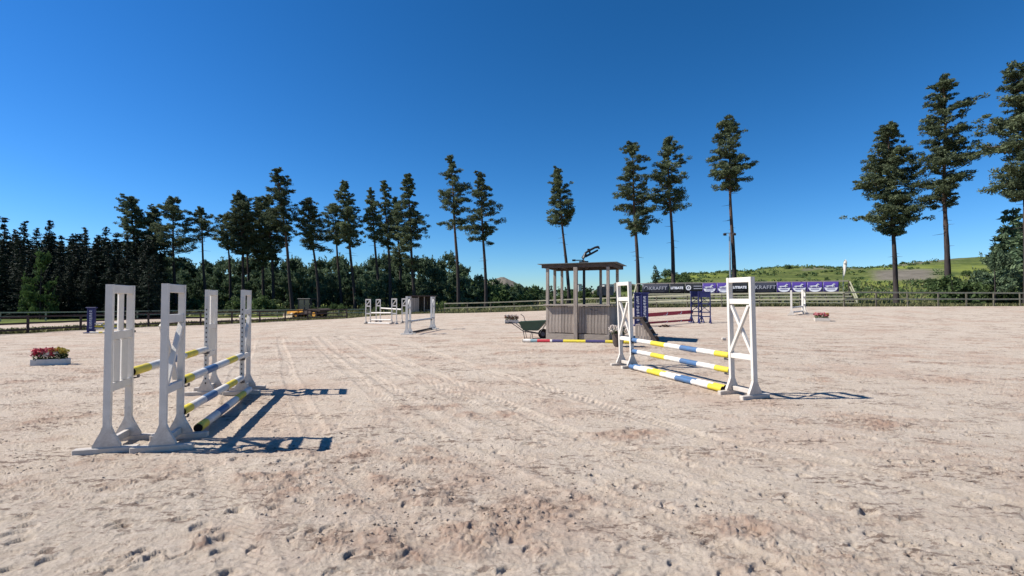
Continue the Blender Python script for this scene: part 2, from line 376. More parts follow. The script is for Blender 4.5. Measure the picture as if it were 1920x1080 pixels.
gr = mix(rg(nz(0.055, 4, 0.6), 0.50, 0.66), gr, (0.175, 0.205, 0.045))
at2 = n.new('ShaderNodeAttribute'); at2.attribute_name = 'dry'
gr = mix(at2.outputs['Fac'], gr, mix(rg(nz(1.8, 6, 0.7), 0.35, 0.65), (0.14, 0.125, 0.065), (0.24, 0.215, 0.13)))
at4 = n.new('ShaderNodeAttribute'); at4.attribute_name = 'rock'
gr = mix(at4.outputs['Fac'], gr, mix(rg(nz(0.3, 8, 0.75), 0.3, 0.7), (0.10, 0.09, 0.07), (0.22, 0.195, 0.16)))
at3 = n.new('ShaderNodeAttribute'); at3.attribute_name = 'sand'
e = n.new('ShaderNodeMath'); e.operation = 'ADD'; l.new(at3.outputs['Fac'], e.inputs[0]); l.new(rg(nz(2.0, 4, 0.7), 0.2, 0.8, -0.3, 0.3), e.inputs[1])
col = mix(rg(e.outputs[0], 0.4, 0.6), gr, sc); l.new(col, b.inputs['Base Color']); l.new(bmp, b.inputs['Normal'])

# ------------------------------------------------------------------ arena outline (far fence lines)
FAR = [(-15.5, 60.5), (-8, 57.6), (3, 56), (12.4, 51.5), (19, 44), (27, 39.5), (36, 41), (45, 43), (58, 46)]
LEFTPX = [(-300, 640), (-60, 631), (52, 624.5), (151, 619), (228, 615), (278, 612.5), (376, 609.5), (487, 604.5), (577, 600), (650, 597)]
LF = [G(a, b_) for a, b_ in LEFTPX]
CPX = [(-200, 610), (-60, 606), (0, 603), (165, 600), (340, 596), (520, 594), (690, 592)]
CF = [G(a, b_) for a, b_ in CPX]
def edge_far(az):       # radial distance in Y of the arena's far edge for az = x / y
    P = [(p.x, p.y) for p in LF] + FAR[0:]
    A = np.array([p[0] / p[1] for p in P]); Y = np.array([p[1] for p in P]); o = np.argsort(A)
    return np.interp(az, A[o], Y[o])

# one sheet of ground out to the horizon
def axis(lo, hi, d, far, gr_=1.16):
    a = list(np.arange(lo, hi + d, d)); s = d; x = a[-1]
    while x < far: s *= gr_; x += s; a.append(x)
    s = d; x = a[0]; pre = []
    while x > -far: s *= gr_; x -= s; pre.append(x)
    return np.array(pre[::-1] + a)
ax = axis(-62, 75, 0.8, 5000); ay = axis(-14, 74, 0.7, 5000)
ay = np.sort(np.concatenate([ay[ay < 74], np.arange(75, 190, 2.0), np.arange(192, 520, 8.0), ay[ay > 524]]))
XX, YY = np.meshgrid(ax, ay); ZZ = g(XX, YY)
az_ = XX / np.maximum(YY, 0.5); ef = edge_far(az_)
inside = ((YY < ef - 0.3) | (YY < 12)) & (np.abs(XX) < 70)
far_dip = np.where((YY < ef - 1.0) & (YY > 1.2) & (np.abs(az_) < 1.28), 0.07, 0.0)
far_dip[YY > ef - 1.2] = 0
sandm = np.where(YY < ef - 0.1, 1.0, 0.0) * (np.abs(XX) < 70) * (YY > -40)
# the second sand strip beyond the brown fence on the left
la = np.interp(XX, [p.x for p in LF], [p.y for p in LF]) if False else edge_far(az_)
CA = np.array([p.x / p.y for p in CF]); CY = np.array([p.y for p in CF])
cfy = np.interp(az_, CA, CY)
strip = (YY > ef + 2.4) & (YY < cfy - 2.2 - 3.0 * sm(-az_, 0.80, 0.95)) & (az_ < -0.42)
sandm = np.where(strip, 0.95, sandm)
dry = np.clip(1 - np.abs(YY - ef - 2.2) / 4.0, 0, 1) * 0.9 * (YY < 75)
rock = sm(az_, .735, .76) * (1 - sm(az_, .85, .90)) * sm(ZZ, 5.4, 6.2) * (1 - sm(ZZ, 8.6, 9.6)) * (YY < 170)
rock = np.maximum(rock, sm(YY, 340, 370) * (1 - sm(YY, 470, 520)) * (ZZ > 4))
rock = np.maximum(rock, sm(ZZ, 7, 11) * (fbm(XX / 18, YY / 18, 44) > 0.56) * 0.7 * (YY < 330) * (az_ > 0.6))
nx, ny = len(ax), len(ay)
V = np.stack([XX.ravel(), YY.ravel(), (ZZ - far_dip).ravel()], 1)
ii = np.arange((ny - 1) * nx).reshape(ny - 1, nx)[:, :-1].ravel()
me = npmesh('ground', V, np.stack([ii, ii + 1, ii + nx + 1, ii + nx], 1), GROUND, True)
for nm, arr in (('sand', sandm), ('dry', dry), ('rock', rock)):
    a_ = me.attributes.new(nm, 'FLOAT', 'POINT'); a_.data.foreach_set('value', arr.ravel().astype(np.float32))
a_ = me.attributes.new('damp', 'FLOAT', 'POINT')
a_.data.foreach_set('value', (0.5 * sm(fbm(XX / 3, YY / 3, 71), 0.5, 0.7)).ravel().astype(np.float32))
tag(link('ground', me), kind='structure')

# ------------------------------------------------------------------ arena sand, real relief
def tracks(X, Y):
    """tyre bands running from the far left to the near middle: (flatness, tread height)"""
    flat = np.zeros_like(X); tr = np.zeros_like(X)
    P = [(-14, 31), (-8.4, 20.3), (-3.7, 10.8), (-1.97, 7.56), (-.78, 5.33), (.04, 4.23), (.95, 3.0), (1.75, 1.9), (3, 0.2)]
    py = np.array([p[1] for p in P])[::-1]; pxx = np.array([p[0] for p in P])[::-1]
    cx = np.interp(Y, py, pxx); slope = (np.interp(Y + .2, py, pxx) - np.interp(Y - .2, py, pxx)) / .4
    cs = 1 / np.sqrt(1 + slope ** 2); d = (X - cx) * cs
    P2 = np.array(P[::-1]); AL = np.concatenate([[0], np.cumsum(np.hypot(np.diff(P2[:, 0]), np.diff(P2[:, 1])))])
    s = np.interp(Y, py, AL) - d * slope * cs
    for off, w, lam in ((0, .13, .072), (.34, .12, .072), (1.05, .15, .08), (1.5, .13, .08), (-1.15, .13, .09), (-2.1, .14, .1), (2.7, .15, .085)):
        q = np.clip(1 - ((d - off - .05 * np.sin(Y * .7 + off)) / w) ** 4, 0, 1)
        k = 0.6 + 0.4 * sm(fbm(s * .25, off + 0 * s, 33), .35, .6)
        flat = np.maximum(flat, q * k)
        tr += q * k * (0.0075 * np.sin(2 * math.pi * (s + np.abs(d - off) * .55) / lam) - 0.009)
        tr += 0.008 * np.exp(-((np.abs(d - off) - w * 1.15) / .03) ** 2) * k
    return flat, tr
def relief(X, Y, fine):
    z = g(X, Y) + 0.03 * (fbm(X / 1.9, Y / 1.3, 1) - .5)
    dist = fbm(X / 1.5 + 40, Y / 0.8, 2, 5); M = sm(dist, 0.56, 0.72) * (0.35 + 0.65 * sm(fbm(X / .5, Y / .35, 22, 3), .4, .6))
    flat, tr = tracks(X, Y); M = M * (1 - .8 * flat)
    if not fine:
        return z, M * 0.75
    cl = fbm(X / .085, Y / .07, 4, 4); wx = .16 * (fbm(X / .22, Y / .22, 51, 3) - .5); wy = .16 * (fbm(X / .22, Y / .22, 52, 3) - .5)
    cr_ = fbm((X + wx) / .26, (Y + wy) / .17, 41, 5); cr2 = fbm((X + wy) / .11, (Y + wx) / .08, 43, 4)
    M2 = sm(fbm(X / .75, Y / .5, 45, 3), .53, .68)
    z = z + M * (0.016 * (sm(cl, .45, .64) - .3) + 0.012 * sm(fbm(X / .20, Y / .12, 42, 3), .55, .64))
    z = z + (1 - .8 * flat) * (0.0050 * (fbm(X / .34, Y / .20, 6, 4) - .5) + 0.0022 * sm(fbm(X / .06, Y / .05, 7, 3), .50, .66))
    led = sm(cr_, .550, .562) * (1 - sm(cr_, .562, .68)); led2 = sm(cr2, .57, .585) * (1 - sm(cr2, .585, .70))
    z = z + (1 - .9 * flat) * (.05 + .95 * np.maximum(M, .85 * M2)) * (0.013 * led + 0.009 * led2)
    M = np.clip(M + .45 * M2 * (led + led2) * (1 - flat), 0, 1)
    z = z + 0.006 * (noise(X / .020, Y / .020, 8) - .5)
    # dragged ridges, a little aslant
    u = X * .35 + Y * .94; w_ = sm(fbm(X / 1.1, Y / 1.1, 12), .48, .62) * (1 - flat)
    z = z + w_ * 0.008 * (1 - np.abs(2 * noise(u / .13, (X * .94 - Y * .35) / .5, 13) - 1))
    return z + tr, M
def fan(name, a0, a1, na, ys, fine):
    A = np.linspace(a0, a1, na)
    cap = np.minimum(ys[:, None], np.maximum(edge_far(A)[None, :] - 0.25, 0.5)) if not fine else np.repeat(ys[:, None], na, 1)
    Y = cap; X = A[None, :] * Y
    z, M = relief(X, Y, fine)
    if fine:
        r2 = np.random.default_rng(5)
        for _ in range(2300):                         # hoof prints
            py_ = 2.2 + 15 * r2.random() ** 1.6; pa = r2.uniform(-1.2, 1.2); pxx = pa * py_
            i0 = np.searchsorted(ys, py_ - .16); i1 = np.searchsorted(ys, py_ + .16)
            j0 = np.searchsorted(A, (pxx - .17) / (py_ + (-.16 if pxx < 0 else .16))); j1 = np.searchsorted(A, (pxx + .17) / (py_ + (.16 if pxx < 0 else -.16)))
            if i1 <= i0 or j1 <= j0: continue
            x_ = X[i0:i1, j0:j1] - pxx; y_ = Y[i0:i1, j0:j1] - py_; th = r2.normal() * .55 + .45
            u = x_ * math.cos(th) + y_ * math.sin(th); v = -x_ * math.sin(th) + y_ * math.cos(th)
            rr = np.hypot(u / 1.0, v / 1.1); R0 = r2.uniform(.055, .075); dp = .005 + .018 * r2.random() ** 2.2
            fr = np.clip(.5 + v / R0 * .6, 0, 1)
            z[i0:i1, j0:j1] += -dp * (1 - sm(rr, R0 * .88, R0 * 1.02)) * fr ** 1.6 + .22 * dp * np.exp(-((rr - R0 * 1.25) / .022) ** 2) * fr
        # settle smoothly into the coarse sheet at the rims
    V = np.stack([X.ravel(), Y.ravel(), z.ravel()], 1); nr = len(ys)
    ii = np.arange((nr - 1) * na).reshape(nr - 1, na)[:, :-1].ravel()
    me = npmesh(name, V, np.stack([ii, ii + 1, ii + na + 1, ii + na], 1), SAND, True)
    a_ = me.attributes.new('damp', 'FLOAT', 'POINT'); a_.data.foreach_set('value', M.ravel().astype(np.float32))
    return tag(link(name, me), kind='structure')
s_ = np.linspace(1.5 ** -.5, 21.0 ** -.5, 560); ys1 = s_ ** -2.0; ys1[-1] = 21.0
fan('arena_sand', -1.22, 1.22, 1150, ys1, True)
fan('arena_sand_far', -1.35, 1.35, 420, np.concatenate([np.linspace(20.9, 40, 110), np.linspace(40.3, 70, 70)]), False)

# loose clods and pebbles lying on the sand
def ico():
    t = (1 + 5 ** .5) / 2
    v = np.array([(-1, t, 0), (1, t, 0), (-1, -t, 0), (1, -t, 0), (0, -1, t), (0, 1, t), (0, -1, -t), (0, 1, -t), (t, 0, -1), (t, 0, 1), (-t, 0, -1), (-t, 0, 1)], float)
    v /= np.linalg.norm(v[0])
    f = np.array([(0, 11, 5), (0, 5, 1), (0, 1, 7), (0, 7, 10), (0, 10, 11), (1, 5, 9), (5, 11, 4), (11, 10, 2), (10, 7, 6), (7, 1, 8), (3, 9, 4), (3, 4, 2), (3, 2, 6), (3, 6, 8), (3, 8, 9), (4, 9, 5), (2, 4, 11), (6, 2, 10), (8, 6, 7), (9, 8, 1)])
    return v, f
IV, IF = ico()
def clods(name, N, m, lo, hi, seed, thr):
    r = np.random.default_rng(seed); y = 2.0 + 12 * r.random(N * 5) ** 1.5; x = r.uniform(-1.2, 1.2, N * 5) * y
    k = sm(fbm(x / 1.5 + 40, y / .9, 2, 4), thr, .68) > r.random(N * 5); x = x[k][:N]; y = y[k][:N]; N = len(x)
    sz = lo + (hi - lo) * r.random(N) ** 3
    zz, _ = relief(x, y, True)
    V = IV[None] * (1 + .45 * (r.random((N, 12, 1)) - .5)) * sz[:, None, None] * np.stack([r.uniform(.8, 1.5, N), r.uniform(.7, 1.3, N), r.uniform(.45, .8, N)], 1)[:, None]
    V = V + np.stack([x, y, zz + sz * .2], 1)[:, None]
    Fc = IF[None] + (np.arange(N) * 12)[:, None, None]
    me = npmesh(name, V.reshape(-1, 3), Fc.reshape(-1, 3), m, False)
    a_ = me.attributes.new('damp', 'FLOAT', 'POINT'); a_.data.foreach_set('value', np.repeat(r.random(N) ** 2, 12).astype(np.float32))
    return link(name, me)
tag(clods('sand_clods', 6000, SAND, .003, .013, 3, .46), 'loose clods of pale sand kicked up over the arena', kind='stuff')
tag(clods('dark_crumbs', 900, CRUMB, .003, .009, 4, .56), 'dark damp crumbs scattered over the churned sand', kind='stuff')

# ------------------------------------------------------------------ foliage tools
def quads(C, sx, sy, r, flat=0.0, axis_=None):
    """leaf quads at centres C, half sizes sx, sy; flat>0 leans the faces level"""
    n_ = len(C); a = r.normal(size=(n_, 3)); a[:, 2] *= (1 - flat)
    if axis_ is not None: a = a * .55 + axis_
    a /= np.linalg.norm(a, axis=1)[:, None]
    b_ = r.normal(size=(n_, 3)); b_[:, 2] *= (1 - flat); b_ -= (b_ * a).sum(1)[:, None] * a; b_ /= np.linalg.norm(b_, axis=1)[:, None]
    sx = np.broadcast_to(sx, n_)[:, None] * r.uniform(.6, 1.3, (n_, 1)); sy = np.broadcast_to(sy, n_)[:, None] * r.uniform(.6, 1.3, (n_, 1))
    V = np.stack([C - a * sx - b_ * sy * .4, C - a * sx * .2 + b_ * -sy, C + a * sx, C + b_ * sy], 1)
    return V
def quadmesh(name, Vs, m):
    V = np.concatenate(Vs).reshape(-1, 3); return npmesh(name, V, np.arange(len(V)).reshape(-1, 4), m, False)
def ball(r, n_):
    v = r.normal(size=(n_, 3)); v /= np.linalg.norm(v, axis=1)[:, None]; return v * (r.random((n_, 1)) ** .42)

def pine(H, zb, hw, lean, seed, dense=1.0, low=0, shape=0, trunk_r=.2):
    """tall scots pine, local base at 0; lean = x offset of the tip; returns crown mesh, trunk mesh"""
    r = np.random.default_rng(seed); Q = []; tb = MB()
    cx = lambda z: lean * (z / H) ** 1.15; ph = r.uniform(0, 6); cy = lambda z: .12 * math.sin(z * .3 + ph) + r.uniform(-.3, .3) * 0
    hs_ = np.linspace(-.3, H * .985, 12)
    tb.tube([(cx(max(h, 0)) + .06 * math.sin(h * .45 + ph), cy(h), h) for h in hs_], [max(.03, trunk_r * (1 - .82 * max(h, 0) / H) * (1.22 if h < .3 else 1)) for h in hs_], 8)
    gapf = r.random((4, 10))
    cl = H - zb; nb = int(54 * dense * (cl / 9) ** .6) + 8
    for i in range(nb):
        h = min(.99, max(0, (i + r.uniform(-1.2, 2.2)) / nb)); z = zb + cl * h
        prof = (min(1, .45 + h * 2.4) if shape != 2 else min(1, .8 + h)) * (1 - max(0, h - .22) / .78) ** (.62 if shape == 0 else (.48 if shape == 1 else .66)) + .09
        L = hw * prof * r.uniform(.42, 1.14) * (1 + .22 * math.sin(i * 2.4 + ph + h * 5))
        if h < .12: L *= r.uniform(.5, 1.1)
        L = min(L, hw * 1.06)
        th = i * 2.4 + r.uniform(-.5, .5)
        if .08 < h < .93 and gapf[int((th % 6.283) / 1.571) % 4, int(h * 9)] < (.24 if dense < 1.3 else .14): continue
        dx, dy = math.cos(th), math.sin(th); up = L * (r.uniform(-.25, .35) + .25 * h) + .05
        x0, y0 = cx(z), cy(z)
        tb.tube([(x0, y0, z - .15), (x0 + dx * L * .5, y0 + dy * L * .5, z + up * .25), (x0 + dx * L * .92, y0 + dy * L * .92, z + up)], [.055, .035, .012], 4, cap=False)
        ncl = 3 + int(L / .42)
        for k in range(ncl):
            t = .28 + .72 * (k + r.uniform(.3, .9)) / ncl if ncl > 2 else r.uniform(.3, 1)
            rr = r.uniform(.26, .52) * (.65 + .22 * min(L, 2.2)) * (1 - .25 * h)
            px_, py_ = x0 + dx * L * t + r.normal() * .11 * L, y0 + dy * L * t + r.normal() * .16 * L
            c = np.array([px_, py_, z + up * t + r.uniform(-.22, .30)])
            n_ = int(44 * dense ** .2)
            P = ball(r, n_) * np.array([rr, rr, rr * r.uniform(.42, .7)]) * 1.12 + c; P[:, 2] += .12 * rr
            Q.append(quads(P, .16, .055, r, .35))
    for k in range(4):
        P = ball(r, 40) * np.array([.28, .28, .4]) + np.array([cx(H), 0, H - .25 - k * .35]); Q.append(quads(P, .17, .07, r))
    for k in range(low):           # dead snags on the bare trunk
        z = zb * r.uniform(.60, 1.0); th = r.uniform(0, 6.28); L = r.uniform(.3, 1.3)
        tb.tube([(cx(z), cy(z), z), (cx(z) + math.cos(th) * L, cy(z) + math.sin(th) * L, z - .1)], [.03, .008], 4, cap=False)
    return quadmesh('crown', Q, NEEDLE), tb.mesh('trunk', BARK)

def spruce(H, hw, seed, m=None, droop=.25, skirt=.06, n1=26):
    r = np.random.default_rng(seed); Q = []; tb = MB()
    tb.tube([(0, 0, -.3), (0, 0, H * .5), (0, 0, H * .99)], [.16, .10, .02], 6)
    nl = int(H * 2.1)
    for i in range(nl):
        h = i / nl; z = H * (skirt + (1 - skirt) * h); L0 = hw * (1 - h) ** .85 + .12
        for k in range(7 if h < .8 else 5):
            z = H * min(.985, skirt + (1 - skirt) * (h + r.uniform(-.9, .9) / nl)); th = r.uniform(0, 6.28); L = L0 * r.uniform(.5, 1.25); c, s2 = math.cos(th), math.sin(th)
            nn = int(n1 * (.35 + .65 * (1 - h))); t = r.random(nn) ** .7
            w = .16 + .22 * (1 - t) * L0
            P = np.stack([c * L * t + r.normal(size=nn) * w * .6, s2 * L * t + r.normal(size=nn) * w * .6, z - droop * L * t ** 1.4 + .18 * L * t ** 4 + r.normal(size=nn) * .07], 1)
            Q.append(quads(P, .22, .085, r, .3))
    return quadmesh('crown', Q, m or SPRUCE), tb.mesh('trunk', BARK)

def young_pine(H, hw, seed, m=None):
    """rounded young pine with upswept shoots"""
    r = np.random.default_rng(seed); Q = []; tb = MB(); tb.tube([(0, 0, -.3), (0, 0, H * .9)], [.09, .02], 6)
    for i in range(int(22 * H / 5)):
        h = r.random() ** .9; z = H * (.06 + .88 * h); L0 = hw * (1 - h ** 2.2) ** .7 + .1; th = r.uniform(0, 6.28)
        for k in range(3):
            t = r.uniform(.3, 1); c = np.array([math.cos(th) * L0 * t, math.sin(th) * L0 * t, z + .25 * L0 * t])
            P = ball(r, 34) * np.array([.42, .42, .34]) * r.uniform(.7, 1.2) + c
            Q.append(quads(P, .19, .07, r, axis_=np.array([math.cos(th) * .4, math.sin(th) * .4, 1.0])))
        t = r.random(14); P = np.stack([math.cos(th) * L0 * (1 + .1 * t), math.sin(th) * L0 * (1 + .1 * t), z + .3 * L0 + t * .65], 1) + r.normal(size=(14, 3)) * .05
        Q.append(quads(P, .14, .05, r, axis_=np.array([0, 0, 1.4])))
    return quadmesh('crown', Q, m or YOUNG), tb.mesh('trunk', BARK)

def bush(H, hw, seed, m=None, n_=26):
    r = np.random.default_rng(seed); Q = []; tb = MB()
    for k in range(3): tb.tube([(r.normal() * .06, r.normal() * .06, -.2), (r.normal() * hw * .3, r.normal() * hw * .3, H * .7)], [.035, .01], 5)
    for i in range(n_):
        v = r.normal(size=3); v /= np.linalg.norm(v); v[2] = abs(v[2]); c = v * np.array([hw, hw, H * .85]) * r.uniform(.45, .85) + np.array([0, 0, H * .12])
        P = ball(r, 46) * r.uniform(.16, .30) * max(hw, H) * .8 + c; Q.append(quads(P, .10 + .03 * hw, .06 + .02 * hw, r))
    return quadmesh('foliage', Q, m or BUSHM), tb.mesh('stem', BARK)

def plant(name, me_pair, loc, label, cat, group=None, rz=0, sc=(1, 1, 1), names=('crown', 'trunk')):
    o = empty(name, loc, rz, label, cat, group); o.scale = sc
    link(names[0], me_pair[0], o); link(names[1], me_pair[1], o); return o

# tall pines: base px, distance, tip px, tip y, crown bottom y, half width px, density, shape, label
PINES = [
 (258, 78, 246, 372, 505, 30, 1.5, 1, 'dense tall pine at the edge of the dark spruce forest'),
 (297, 80, 289, 390, 522, 25, 1.4, 1, 'narrow pine with shaggy foliage reaching far down its trunk'),
 (328, 76, 324, 372, 492, 34, 1.0, 1, 'tall pine with separate layered branches and a low right limb'),
 (387, 78, 376, 393, 447, 28, 1.0, 2, 'slim pine with a small pointed crown standing clear in sky'),
 (434, 82, 424, 405, 468, 27, 1.0, 1, 'pine with a drooping left side beside the dense pine clump'),
 (459, 80, 449, 365, 478, 30, 1.4, 1, 'broad pine forming the left end of the pine clump'),
 (466, 92, 462, 385, 470, 22, 1.1, 1, 'thin pine half hidden behind the broad clump pine'),
 (497, 84, 484, 372, 500, 24, 1.5, 0, 'dense pine in the middle of the pine clump'),
 (514, 82, 502, 372, 488, 30, 1.6, 1, 'dark dense pine below the tallest leaning pine'),
 (550, 76, 519, 318, 442, 27, 1.2, 1, 'tallest pine of the clump, its bare trunk leaning strongly'),
 (600, 78, 576, 376, 470, 32, 1.1, 2, 'leaning pine with a wide crown just past the pine clump'),
 (640, 84, 626, 385, 458, 26, 1.2, 0, 'shorter pine leaning against a taller narrow neighbour'),
 (666, 80, 645, 342, 462, 26, 1.4, 0, 'tall narrow pine with a long dense crown above young trees'),
 (713, 82, 694, 356, 455, 25, 1.1, 2, 'pine with ragged left branches beside three close pines'),
 (734, 80, 720, 342, 466, 22, 1.1, 0, 'slender pine second in the row of four close pines'),
 (754, 88, 741, 372, 500, 20, 1.3, 0, 'lower pine squeezed between two taller pines'),
 (777, 78, 764, 328, 505, 28, 1.5, 0, 'tall dense pine whose crown runs far down, beside the gap'),
 (861, 74, 845, 295, 428, 31, 1.0, 2, 'open crowned pine, the taller of an isolated pair'),
 (912, 72, 900, 325, 456, 34, 1.0, 2, 'shorter pine of the isolated pair with wide layered limbs'),
 (1068, 70, 1044, 318, 422, 24, 1.3, 2, 'lone thin pine leaning behind the judges hut'),
 (1198, 62, 1184, 272, 440, 40, 1.3, 1, 'big pine with small low tuft, left of two touching pines'),
 (1264, 62, 1252, 260, 398, 38, 1.2, 2, 'conical pine, right of two touching pines behind the banners'),
 (1378, 60, 1364, 228, 358, 38, 1.3, 1, 'pine standing behind the twin headed lamp post'),
 (1680, 56, 1664, 238, 442, 48, 2.0, 1, 'very dense pine with a heavy crown and a low left tuft'),
 (1777, 52, 1768, 152, 390, 46, 1.3, 1, 'tallest slender pine with tiered branches over the gravel slope'),
 (1925, 44, 1928, 120, 376, 64, 2.0, 1, 'huge pine with reddish trunk cut by the picture edge'),
]
for i, (bx, Y, tx, ty, cby, hwp, de, sh, lab) in enumerate(PINES):
    p = on(bx, Y); tip = at(tx, ty, Y); H = tip.z - p.z; zb = at(bx, cby, Y).z - p.z
    w = hwp / F * Y * 1.16
    plant('pine_tree', pine(H, zb, w, tip.x - p.x, 100 + i, de, 9, sh, .17 + .006 * H), p, lab, 'tree', 'tall pines beyond the arena')

LM = [(20, 'behind the thick pale rail'), (75, 'behind the lighter green tree'), (130, 'left of the navy pillar'), (175, 'behind the navy pillar'), (218, 'behind the nearest slatted stand'), (258, 'at the first tall pine'),
      (297, 'at the narrow shaggy pine'), (330, 'behind the near open-topped stand'), (390, 'behind the far slatted stand'), (430, 'between the two far stands'), (458, 'behind the perforated stand'), (505, 'under the pine clump'),
      (550, 'at the strongly leaning pine'), (580, 'behind the loader cab'), (620, 'right of the loader'), (665, 'at the narrow long-crowned pine'), (690, 'left of the white oxer'), (725, 'above the white oxer'), (760, 'above the small jump'),
      (800, 'behind the small shed'), (835, 'right of the small shed'), (861, 'at the taller pine of the pair'), (912, 'at the shorter pine of the pair'), (957, 'above the withered flower box'), (1000, 'above the wheelbarrow'),
      (1040, 'seen left in the hut opening'), (1068, 'at the lone thin pine'), (1100, 'by the steel post in the hut'), (1130, 'behind the grey board of the hut'), (1170, 'at the right edge of the hut'), (1230, 'near the lone small spruce'), (1264, 'under the conical pine'),
      (1320, 'above the first purple banner'), (1378, 'near the lamp post'), (1430, 'above the second KRAFFT banner'), (1500, 'above the four purple banners'), (1583, 'near the feather flag'), (1630, 'right of the stand end'), (1680, 'at the very dense pine'),
      (1730, 'below the gravel scar'), (1777, 'at the tallest slender pine'), (1840, 'near the conifer clump'), (1900, 'at the huge edge pine')]
def lm(px):
    return min(LM, key=lambda t: abs(t[0] - px))[1]
# dark spruce forest on the left
SP = [spruce(14, 2.6, 200 + i, None, r_dr, .03, 26) for i, r_dr in enumerate((.28, .18, .34, .22, .30))]
tops = [(-60, 400, 62), (-25, 395, 64), (5, 406, 60), (26, 428, 66), (42, 413, 62), (66, 426, 66), (90, 412, 62), (112, 440, 66), (134, 436, 60), (157, 425, 62), (178, 445, 66), (196, 424, 60), (216, 436, 66), (236, 440, 62), (270, 452, 72), (300, 470, 76)]
spl = {4: 'pointed spruce rising second from the dark forest edge', 6: 'steep pointed spruce standing above its dark neighbours', 9: 'thin see-through spruce top rising over the dark forest', 11: 'conical spruce near the first tall pines of the forest'}
k = 0
for i, (tx, ty, Y) in enumerate(tops):
    p = on(tx, Y); H = at(tx, ty, Y).z - p.z
    o = plant('spruce_tree', SP[i % 5], p, spl.get(i, 'dark dense skyline spruce ' + lm(tx)), 'tree', 'spruces of the dark forest', random.uniform(0, 6), (H / 14 * (.8 if i == 9 else 1.05), H / 14 * 1.05, H / 14))
for row, (Y, n_, y0, y1) in enumerate(((56, 22, 448, 488), (52, 22, 476, 516), (72, 34, 430, 470))):
    for j in range(n_):
        tx = -45 + 335 * (j + random.uniform(.1, .9)) / n_ ; Yj = Y + random.uniform(-2, 2); ty = random.uniform(y0, y1)
        if row == 2: ty = random.uniform(436, 466)
        p = on(tx, Yj); H = at(tx, ty, Yj).z - p.z
        q = random.uniform(1.3, 1.8)
        plant('spruce_tree', SP[(j + row) % 5], p, 'lower dark spruce ' + ('in front ', 'foremost ', 'far back ')[row] + lm(tx), 'tree', 'spruces of the dark forest', random.uniform(0, 6), (H / 14 * q, H / 14 * q, H / 14))
o = plant('birch_tree', young_pine(7, 1.5, 301, LEAF), on(76, 49.5), 'lighter green deciduous tree glowing in front of the dark spruces', 'tree')
o.scale = (.85, .85, (at(76, 468, 49.5).z - gz(o.location.x, o.location.y)) / 7)

# band of young pines behind the arena
YP = [young_pine(6, 1.7, 310 + i) for i in range(6)]
BS = [bush(2.2, 1.3, 330 + i) for i in range(4)]
for row, (Y, x0, x1, n_, ylo, yhi, lab) in enumerate((
        (100, 240, 880, 46, 472, 504, 'bushy young pine in the back of the thicket '),
        (90, 250, 870, 38, 496, 530, 'low dark young pine in the thicket '),
        (84, 560, 880, 12, 508, 535, 'foremost young pine with upright shoots '))):
    for j in range(n_):
        tx = x0 + (x1 - x0) * (j + random.uniform(.1, .9)) / n_; Yj = Y + random.uniform(-4, 4); ty = random.uniform(ylo, yhi)
        p = on(tx, Yj); H = at(tx, ty, Yj).z - p.z; q = random.uniform(.9, 1.5) * H / 6
        plant('young_pine', YP[(j * 5 + row) % 6], p, lab + lm(tx), 'tree', 'young pines in the thicket', random.uniform(0, 6), (q, q, H / 6))
for j in range(26):           # mixed low trees between the pair of pines and the hut, and behind it
    tx = 866 + 160 * (j + random.uniform(0, 1)) / 26; Y = 78 + random.uniform(-4, 14); ty = 514 + (tx - 866) * .12 + random.uniform(-4, 14)
    p = on(tx, Y); H = max(at(tx, ty, Y).z - p.z, 1.0)
    if j % 3 == 1: plant('young_pine', YP[j % 6], p, 'small dark pine in the hedge ' + lm(tx), 'tree', 'low trees left of the hut', random.uniform(0, 6), (H / 6 * 1.4, H / 6 * 1.4, H / 6))
    else: plant('bush', BS[j % 4], p, 'leafy bush in the hedge ' + lm(tx), 'bush', 'low trees left of the hut', random.uniform(0, 6), (H / 2.2 * .9, H / 2.2 * .9, H / 2.2), ('foliage', 'stem'))
for j in range(34):           # scrub in front of the thicket
    tx = 255 + 620 * (j + random.uniform(0, 1)) / 34; Y = random.uniform(68, 78); p = on(tx, Y); H = random.uniform(1.2, 2.9) if tx < 520 else random.uniform(.7, 1.6)
    plant('bush', BS[j % 4], p, 'pale green bush before the thicket ' + lm(tx), 'bush', 'scrub in front of the thicket', random.uniform(0, 6), (H / 2.2, H / 2.2, H / 2.2), ('foliage', 'stem'))
for j in range(44):           # scrub on the plain seen through and beside the hut
    tx = 1010 + 280 * random.random(); Y = random.uniform(85, 165); p = on(tx, Y); H = random.uniform(1.2, 2.6)
    plant('bush', BS[j % 4], p, 'small bush on the rough meadow ' + lm(tx), 'bush', 'bushes on the rough meadow', random.uniform(0, 6), (H / 2.2 * 1.3, H / 2.2 * 1.3, H / 2.2), ('foliage', 'stem'))
for j in range(56):           # bushes over the green slope
    tx = 1300 + 640 * random.random(); Y = random.uniform(88, 145) if tx < 1740 else random.uniform(58, 110)
    if tx < 1740 and j % 3: continue
    p = on(tx, Y); H = random.uniform(.6, 1.5) * (1 if tx < 1760 else 1.6)
    plant('bush', BS[j % 4], p, 'bush on the green slope ' + lm(tx), 'bush', 'bushes on the green slope', random.uniform(0, 6), (H / 2.2 * 1.4, H / 2.2 * 1.4, H / 2.2), ('foliage', 'stem'))
p = on(1230, 66); H = at(1230, 498, 66).z - p.z
plant('spruce_tree', spruce(6, 1.35, 350, YOUNG, .0, .05, 26), p, 'small lone spruce standing behind the left end of the banners', 'tree', sc=(H / 6, H / 6, H / 6))
EC = [spruce(6, 1.9, 371 + i, YOUNG, -.12, .03, 44) for i in range(3)] + [YP[3]]
